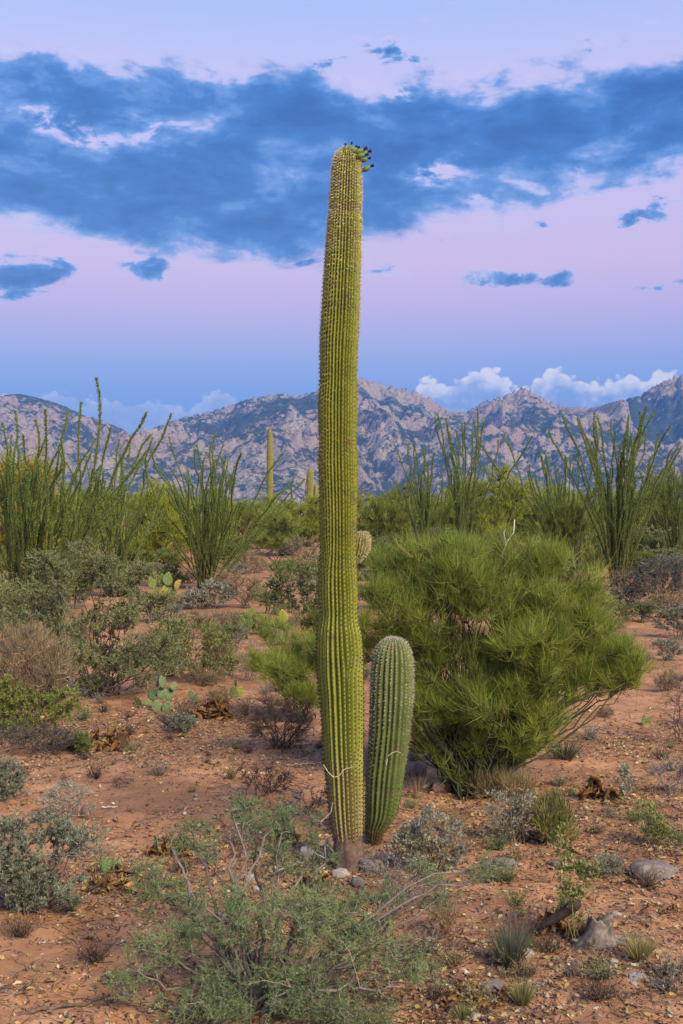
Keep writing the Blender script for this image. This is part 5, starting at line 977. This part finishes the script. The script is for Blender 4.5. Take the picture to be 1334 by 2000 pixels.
rock(1085, 1692, 20, 10, RG, 0, 'small grey stone near the tall leafy weed')
rock(1205, 1792, 24, 10, RW, 1, 'pale stone in the brown flakes')
rock(197, 1668, 28, 16, RR, 1, 'reddish stone between blue-grey shrub and prickly pear')
rock(168, 1600, 36, 30, RR, 0, 'dark stump-like rock right of the blue-grey shrub top')
for i, (dx, dy, w) in enumerate(((0, 0, 34), (-16, -5, 18), (12, -9, 22), (24, 2, 16), (-6, 8, 18), (-44, -34, 22), (-52, -26, 14), (50, 14, 30))):
    rock(1243 + dx, 1918 + dy, w, w * .45, RW, i, 'chalky white stone of the cluster on open soil', i * 1.3, 'white stones on the soil')
for i, (px, py, w) in enumerate(((1030, 1872, 32), (1010, 1880, 16), (905, 1900, 18), (925, 1975, 22), (930, 1992, 26), (540, 1700, 16))):
    rock(px, py, w, w * .5, RW, i, 'small chalky stone beside dry debris', i * .9, 'scattered chalky stones')

def stump():
    b = G(1168, 1842); s = F / b[1]; g = Geo(); n, k = 14, 36; t = np.linspace(0, 1, n)[:, None]; th = np.arange(k)[None] / k * 2 * np.pi; h = 56 / s
    rad = (19 + 22 * (1 - t) ** 3.0) / s * (1 + .22 * (ridged(th * 2.4, t * .6 + 1, 3, 4) - .6) * (1.2 - .3 * t)); top = h * t * (1 + .10 * np.sin(th * 2 + .5) * t + .07 * np.sin(th * 9 + 2 * np.sin(th)) * t)
    V = np.stack([rad * np.cos(th) * 1.25 + 0.012 * t, rad * np.sin(th), top - .015], -1).reshape(-1, 3); i = np.arange(n - 1)[:, None] * k; j = np.arange(k)[None]; j2 = (j + 1) % k
    c = fbm(th * 5 + 0 * t, t * 3 + 0 * th, 3, 9)[..., None] * np.array((.34, .27, .23)) + .02
    V = np.concatenate([V, [[0, 0, h * .72]]]); T = np.stack([np.full(k, n * k), (n - 1) * k + np.arange(k), (n - 1) * k + (np.arange(k) + 1) % k], -1)
    g.add(V, T, np.stack([i + j, i + j2, i + k + j2, i + k + j], -1).reshape(-1, 4), np.concatenate([c.reshape(-1, 3), [[.06, .045, .04]]]))
    root = empty('dead_stump', b, 'weathered grey cactus stump with flaring roots beside the rotten boot', 'stump'); link('wood', g.mesh('stump_wood', M['wood']), root)
    for a, L in ((.0, 90), (-.5, 60), (2.9, 40), (-1.2, 50)):
        r = Geo(); q = np.linspace(0, 1, 8)[:, None]; P = np.concatenate([(14 + L * q) / s * math.cos(a), (12 + L * q) / s * math.sin(a) * .8, .03 * (1 - q) ** 2 + .002], 1); tube(r, P + np.random.default_rng(int(L)).normal(0, .004, P.shape), .018, .004, 6, (.26, .21, .19)); link('root', r.mesh('stump_root', M['wood']), root)
    c = Geo(); bx = -58 / s; tube(c, [(bx - .16, .05, .03), (bx - .06, .04, .09), (bx + .03, .03, .155), (bx + .05, .02, .17)], [.012, .02, .026, .02], 0, 9, (.05, .036, .028)); tag(link('charred_piece', c.mesh('charred_piece', M['wood']), root), 'blackened hollow piece of wood')
stump()
def stick(pts, r, c, label, seed):
    rng = np.random.default_rng(seed); P = np.array([G(x, y) + np.array([0, 0, z]) for x, y, z in pts]); t = np.linspace(0, len(P) - 1, 14); Q = np.stack([np.interp(t, np.arange(len(P)), P[:, k]) for k in range(3)], -1) + rng.normal(0, r * .5, (14, 3))
    m_ = Q.mean(0); m_[2] = Q[:, 2].min(); g = Geo(); tube(g, Q - m_, r, r * .45, 6, c); return tag(link('fallen_stick', g.mesh('fallen_stick', M['wood']), None, m_), label, 'stick')
PW, DK = (.38, .32, .27), (.10, .07, .055)
stick([(945, 1700, .01), (975, 1692, .02), (1010, 1694, .01)], .009, (.36, .28, .24), 'bleached twisted stick in front of the flat pinkish stone', 1)
stick([(952, 1708, .01), (965, 1702, .02), (985, 1701, .01)], .011, (.34, .27, .24), 'short bleached root piece in front of the flat pinkish stone', 2)
stick([(440, 1585, .01), (490, 1582, .01)], .010, PW, 'straight pale stick lying left of the acacia tip', 3)
stick([(560, 1500, .02), (600, 1496, .02), (628, 1494, .02)], .006, PW, 'thin pale stick pointing at the tall saguaro', 4)
stick([(828, 1546, .03), (855, 1540, .05), (885, 1546, .03), (905, 1552, .02)], .012, (.30, .25, .2), 'crooked grey stick leaning at the palo verde trunk', 5)
stick([(1075, 1478, .01), (1100, 1470, .05), (1125, 1472, .05), (1145, 1490, .01)], .006, (.4, .34, .28), 'arched pale twig over the dark olive grass', 6)
stick([(1225, 1590, .01), (1290, 1596, .01), (1340, 1600, .01)], .009, DK, 'dark straight stick right of the twisted dead cactus', 7)
stick([(1185, 1950, .006), (1230, 1942, .006), (1262, 1936, .006)], .005, DK, 'thin dark twig on bare soil below the white stones', 8)
stick([(30, 1985, .008), (110, 1975, .01), (215, 1950, .008)], .010, (.15, .1, .08), 'long brown branch lying on the bare soil', 9)
stick([(0, 1940, .01), (35, 1946, .01), (60, 1932, .02)], .008, (.16, .11, .085), 'short crooked brown branch on the bare soil', 10)
stick([(935, 1868, .006), (980, 1870, .006)], .004, DK, 'dark thin twig left of the grey-green tuft', 11)
stick([(150, 1440, .03), (195, 1448, .03), (240, 1452, .02)], .005, PW, 'pale thin stick across the crumbling dead cactus heap', 12)
stick([(122, 1372, .02), (150, 1330, .28), (165, 1310, .36)], .007, (.3, .25, .21), 'bare stick standing up left of the creosote foot', 13)
stick([(1045, 1480, .01), (1060, 1440, .01)], .006, (.3, .26, .22), 'short grey stick behind the dark olive grass', 14)
stick([(200, 1580, .01), (230, 1578, .01)], .006, (.55, .48, .4), 'white dry stick right of the dark stump-like rock', 15)

# loose cream twigs caught on the two saguaro columns
def caught(pts, yoff, label):
    P = np.array([((x - 667) * (6.04 + yoff) / F, 6.04 + yoff, H - (y - 1000) * (6.04 + yoff) / F) for x, y in pts]); m_ = P.mean(0); g = Geo(); t = np.linspace(0, len(P) - 1, 16); Q = np.stack([np.interp(t, np.arange(len(P)), P[:, k]) for k in range(3)], -1)
    tube(g, Q - m_, .0022, .0014, 5, (.62, .58, .42)); tag(link('dry_twig', g.mesh('dry_twig', M['wood']), None, m_), label, 'twig')
caught([(632, 1494), (642, 1510), (652, 1518), (662, 1516), (672, 1503), (682, 1500), (689, 1498)], -.118, 'thin cream twig caught in the spines of the tall saguaro')
caught([(754, 1497), (757, 1478), (765, 1471), (775, 1467), (783, 1471)], .12, 'thin cream twig caught in the spines of the young saguaro')

# ------------------------------------------------------------------ house glimpsed behind
def house():
    y = 104.0; s = F / y; x0 = (1205 - 667) / s; root = empty('house', (x0, y, 0), 'low orange-tan house glimpsed behind the pale ocotillo', 'house')
    def box(name, x, z, w, h, d, c, par, yo=0):
        g = Geo(); V = np.array([(a * w / 2, b * d / 2, e * h) for e in (0, 1) for b in (-1, 1) for a in (-1, 1)]) + [x, yo, z]
        g.add(V, None, [(0, 2, 3, 1), (4, 5, 7, 6), (0, 1, 5, 4), (1, 3, 7, 5), (3, 2, 6, 7), (2, 0, 4, 6)], c); return link(name, g.mesh(name, M['litter']), par)
    box('wall', 4.5, 0, 8.5, 2.1, 5, (.50, .25, .10), root); box('roof', 4.5, 2.1, 9.0, .18, 5.6, (.22, .20, .2), root)
    w = box('window', 2.6, .9, 1.2, .9, .06, (.05, .06, .07), root, -2.52); box('sill', 2.6, .84, 1.4, .07, .14, (.4, .3, .2), w, -2.55)
    box('door', 5.2, .0, 1.0, 1.9, .06, (.16, .09, .05), root, -2.52)
house()

# ------------------------------------------------------------------ litter nobody could count
def litter():
    rng = np.random.default_rng(500)
    def spots(n, patches, frac=.6):
        m_ = n * 5; py = 1000 + 4180 / rng.uniform(3.9, 26, m_); yy = F * H / (py - 1000); xx = rng.uniform(-.36, .36, m_) * yy
        w = np.clip((fbm(xx * 1.1, yy * 1.1, 3, 91) - .42) * 5, .06, 1) * (.4 + .6 * (fbm(xx * 5, yy * 5, 2, 19) > .5))
        for px, qy, r, a in patches:
            c = G(px, qy); w = w + a * np.exp(-((xx - c[0]) ** 2 + (yy - c[1]) ** 2) / r ** 2)
        c = G(230, 1550); w = w * (1 - .85 * np.exp(-(((xx - c[0]) / .75) ** 2 + ((yy - c[1]) / .75) ** 2))); c = G(120, 1860); w = w * (1 - .6 * np.exp(-(((xx - c[0]) / .4) ** 2 + ((yy - c[1]) / .4) ** 2)))
        w = w / yy ** .35; i = rng.choice(m_, n, replace=False, p=w / w.sum()); return np.stack([xx[i], yy[i], gfine(xx[i], yy[i])], -1)
    patches = [(250, 1440, 1.0, 2.5), (400, 1400, .7, 2), (560, 1660, .5, 2), (920, 1600, .7, 2), (1150, 1580, .7, 2), (1260, 1690, .6, 1.6), (900, 1950, .45, 2.5), (250, 1740, .5, 2), (1240, 1900, .3, 1.5), (620, 1720, .5, 2), (700, 1960, .4, 2), (450, 1960, .4, 1.2), (1200, 1450, .9, 1.5), (560, 1480, .6, 1.2)]
    n = 26000; P = spots(n, patches); a = rng.uniform(0, 2 * np.pi, n); D = np.stack([np.cos(a), np.sin(a), rng.normal(.05, .12, n)], -1); g = Geo(); q = rng.random((n, 1))
    c = np.where(q < .55, np.array([[.10, .06, .045]]), np.where(q < .85, np.array([[.20, .14, .11]]), np.array([[.36, .29, .22]]))) * rng.uniform(.6, 1.3, (n, 1))
    tubes_many(g, np.stack([P + [0, 0, .003], P + [0, 0, .004] + D * rng.uniform(.015, .05, (n, 1)) + rng.normal(0, .004, (n, 3)), P + [0, 0, .004] + D * rng.uniform(.05, .11, (n, 1))], 1), rng.uniform(.0008, .0026, n), .0007, 3, c)
    tag(link('twig_litter', g.mesh('twig_litter', M['litter'])), 'broken brown twigs strewn over the red soil', 'litter', kind='stuff')
    n = 56000; P = spots(n, patches); a = rng.uniform(0, 2 * np.pi, n); D = np.stack([np.cos(a), np.sin(a), rng.normal(.1, .25, n)], -1); g = Geo(); q = rng.random((n, 1))
    c = np.where(q < .40, np.array([[.40, .28, .12]]), np.where(q < .6, np.array([[.13, .075, .05]]), np.where(q < .85, np.array([[.22, .13, .08]]), np.array([[.46, .37, .26]])))) * rng.uniform(.6, 1.3, (n, 1))
    L = .008 + .034 * rng.random(n) ** 2.2; leaves(g, P + [0, 0, .004], D, L, L * .55, c, rng)
    tag(link('leaf_litter', g.mesh('leaf_litter', M['litter'])), 'dry flakes and crumbs scattered over the red soil', 'litter', kind='stuff')
    n = 9000; P = spots(n, patches); r = rng.uniform(.003, .011, n) * (1 + (rng.random(n) < .04) * 1.2); q = rng.random((n, 1)); g = Geo()
    o = np.array([(1, 0, 0), (0, 1, 0), (-1, 0, 0), (0, -1, 0), (0, 0, .8), (0, 0, -.6)], float); V = P[:, None] + (o[None] * rng.uniform(.6, 1.2, (n, 6, 1))) * r[:, None, None] + np.array([0, 0, 1]) * (r * .35)[:, None, None]
    f = np.array([(0, 1, 4), (1, 2, 4), (2, 3, 4), (3, 0, 4), (1, 0, 5), (2, 1, 5), (3, 2, 5), (0, 3, 5)]); c = np.where(q < .5, np.array([[.32, .16, .10]]), np.where(q < .8, np.array([[.27, .21, .18]]), np.array([[.5, .42, .36]]))) * rng.uniform(.7, 1.2, (n, 1))
    g.add(V.reshape(-1, 3), (np.arange(n)[:, None, None] * 6 + f[None]).reshape(-1, 3), None, np.repeat(c, 6, 0)); tag(link('gravel', g.mesh('gravel', M['litter'])), 'fine gravel grains on the red soil', 'gravel', kind='stuff')
litter()

# ------------------------------------------------------------------ small dry weeds dotted over the soil
def weeds():
    ms = []
    for i, (c1, c2) in enumerate((((.30, .23, .12), (.38, .30, .17)), ((.13, .085, .07), (.2, .14, .11)), ((.17, .2, .09), (.26, .28, .13)), ((.24, .21, .17), (.33, .29, .23)), ((.11, .07, .06), (.17, .11, .09)))):
        rng = np.random.default_rng(600 + i); g = Geo(); n = 60; az = rng.uniform(0, 6.28, n); sp = rng.uniform(.1, 1.1, n)
        P = np.stack([np.cos(az) * .06 * sp, np.sin(az) * .06 * sp, np.full(n, -.03)], -1); D = np.stack([np.cos(az) * sp, np.sin(az) * sp, rng.uniform(.5, 1.1, n)], -1)
        T = P + D * rng.uniform(.4, 1.0, (n, 1)); PT = wig(rng, many_bez(P, (P + T) / 2 + rng.normal(0, .08, (n, 3)), T, 5), .03); q = rng.random((n, 1)); C = (np.array(c1) * (1 - q) + np.array(c2) * q) * rng.uniform(.7, 1.3, (n, 1))
        tubes_many(g, PT, .013, .006, 3, C); k = 150; ti = rng.integers(0, n, k); leaves(g, PT[ti, rng.integers(2, 5, k)], rng.normal(0, 1, (k, 3)) + [0, 0, .6], .12, .05, C[ti] * 1.1, rng); ms.append(g.mesh('weed_sprig', M['leaf']))
    rng = np.random.default_rng(620); nm = ('straw-coloured', 'dark brown', 'pale green', 'silvery grey', 'reddish black')
    for i in range(130):
        if i < 80: px, py = rng.uniform(0, 1334), 1000 + 4180 / rng.uniform(4.3, 13)
        else: px, py = [(rng.uniform(80, 520), rng.uniform(1360, 1500)), (rng.uniform(950, 1334), rng.uniform(1400, 1780)), (rng.uniform(760, 1000), rng.uniform(1560, 1760)), (rng.uniform(850, 1250), rng.uniform(1850, 1990))][i % 4]
        if 600 < px < 800 and 1500 < py < 1760: continue
        k = rng.integers(5); b = G(px, py); h = rng.uniform(.05, .15) * (1.3 if py < 1450 else 1)
        tag(link('weed_sprig', ms[k], None, b, rng.uniform(0, 6.28), h), 'small ' + nm[k] + ' weed sprig on the red soil', 'weed', nm[k] + ' weed sprigs dotted over the soil')
weeds()
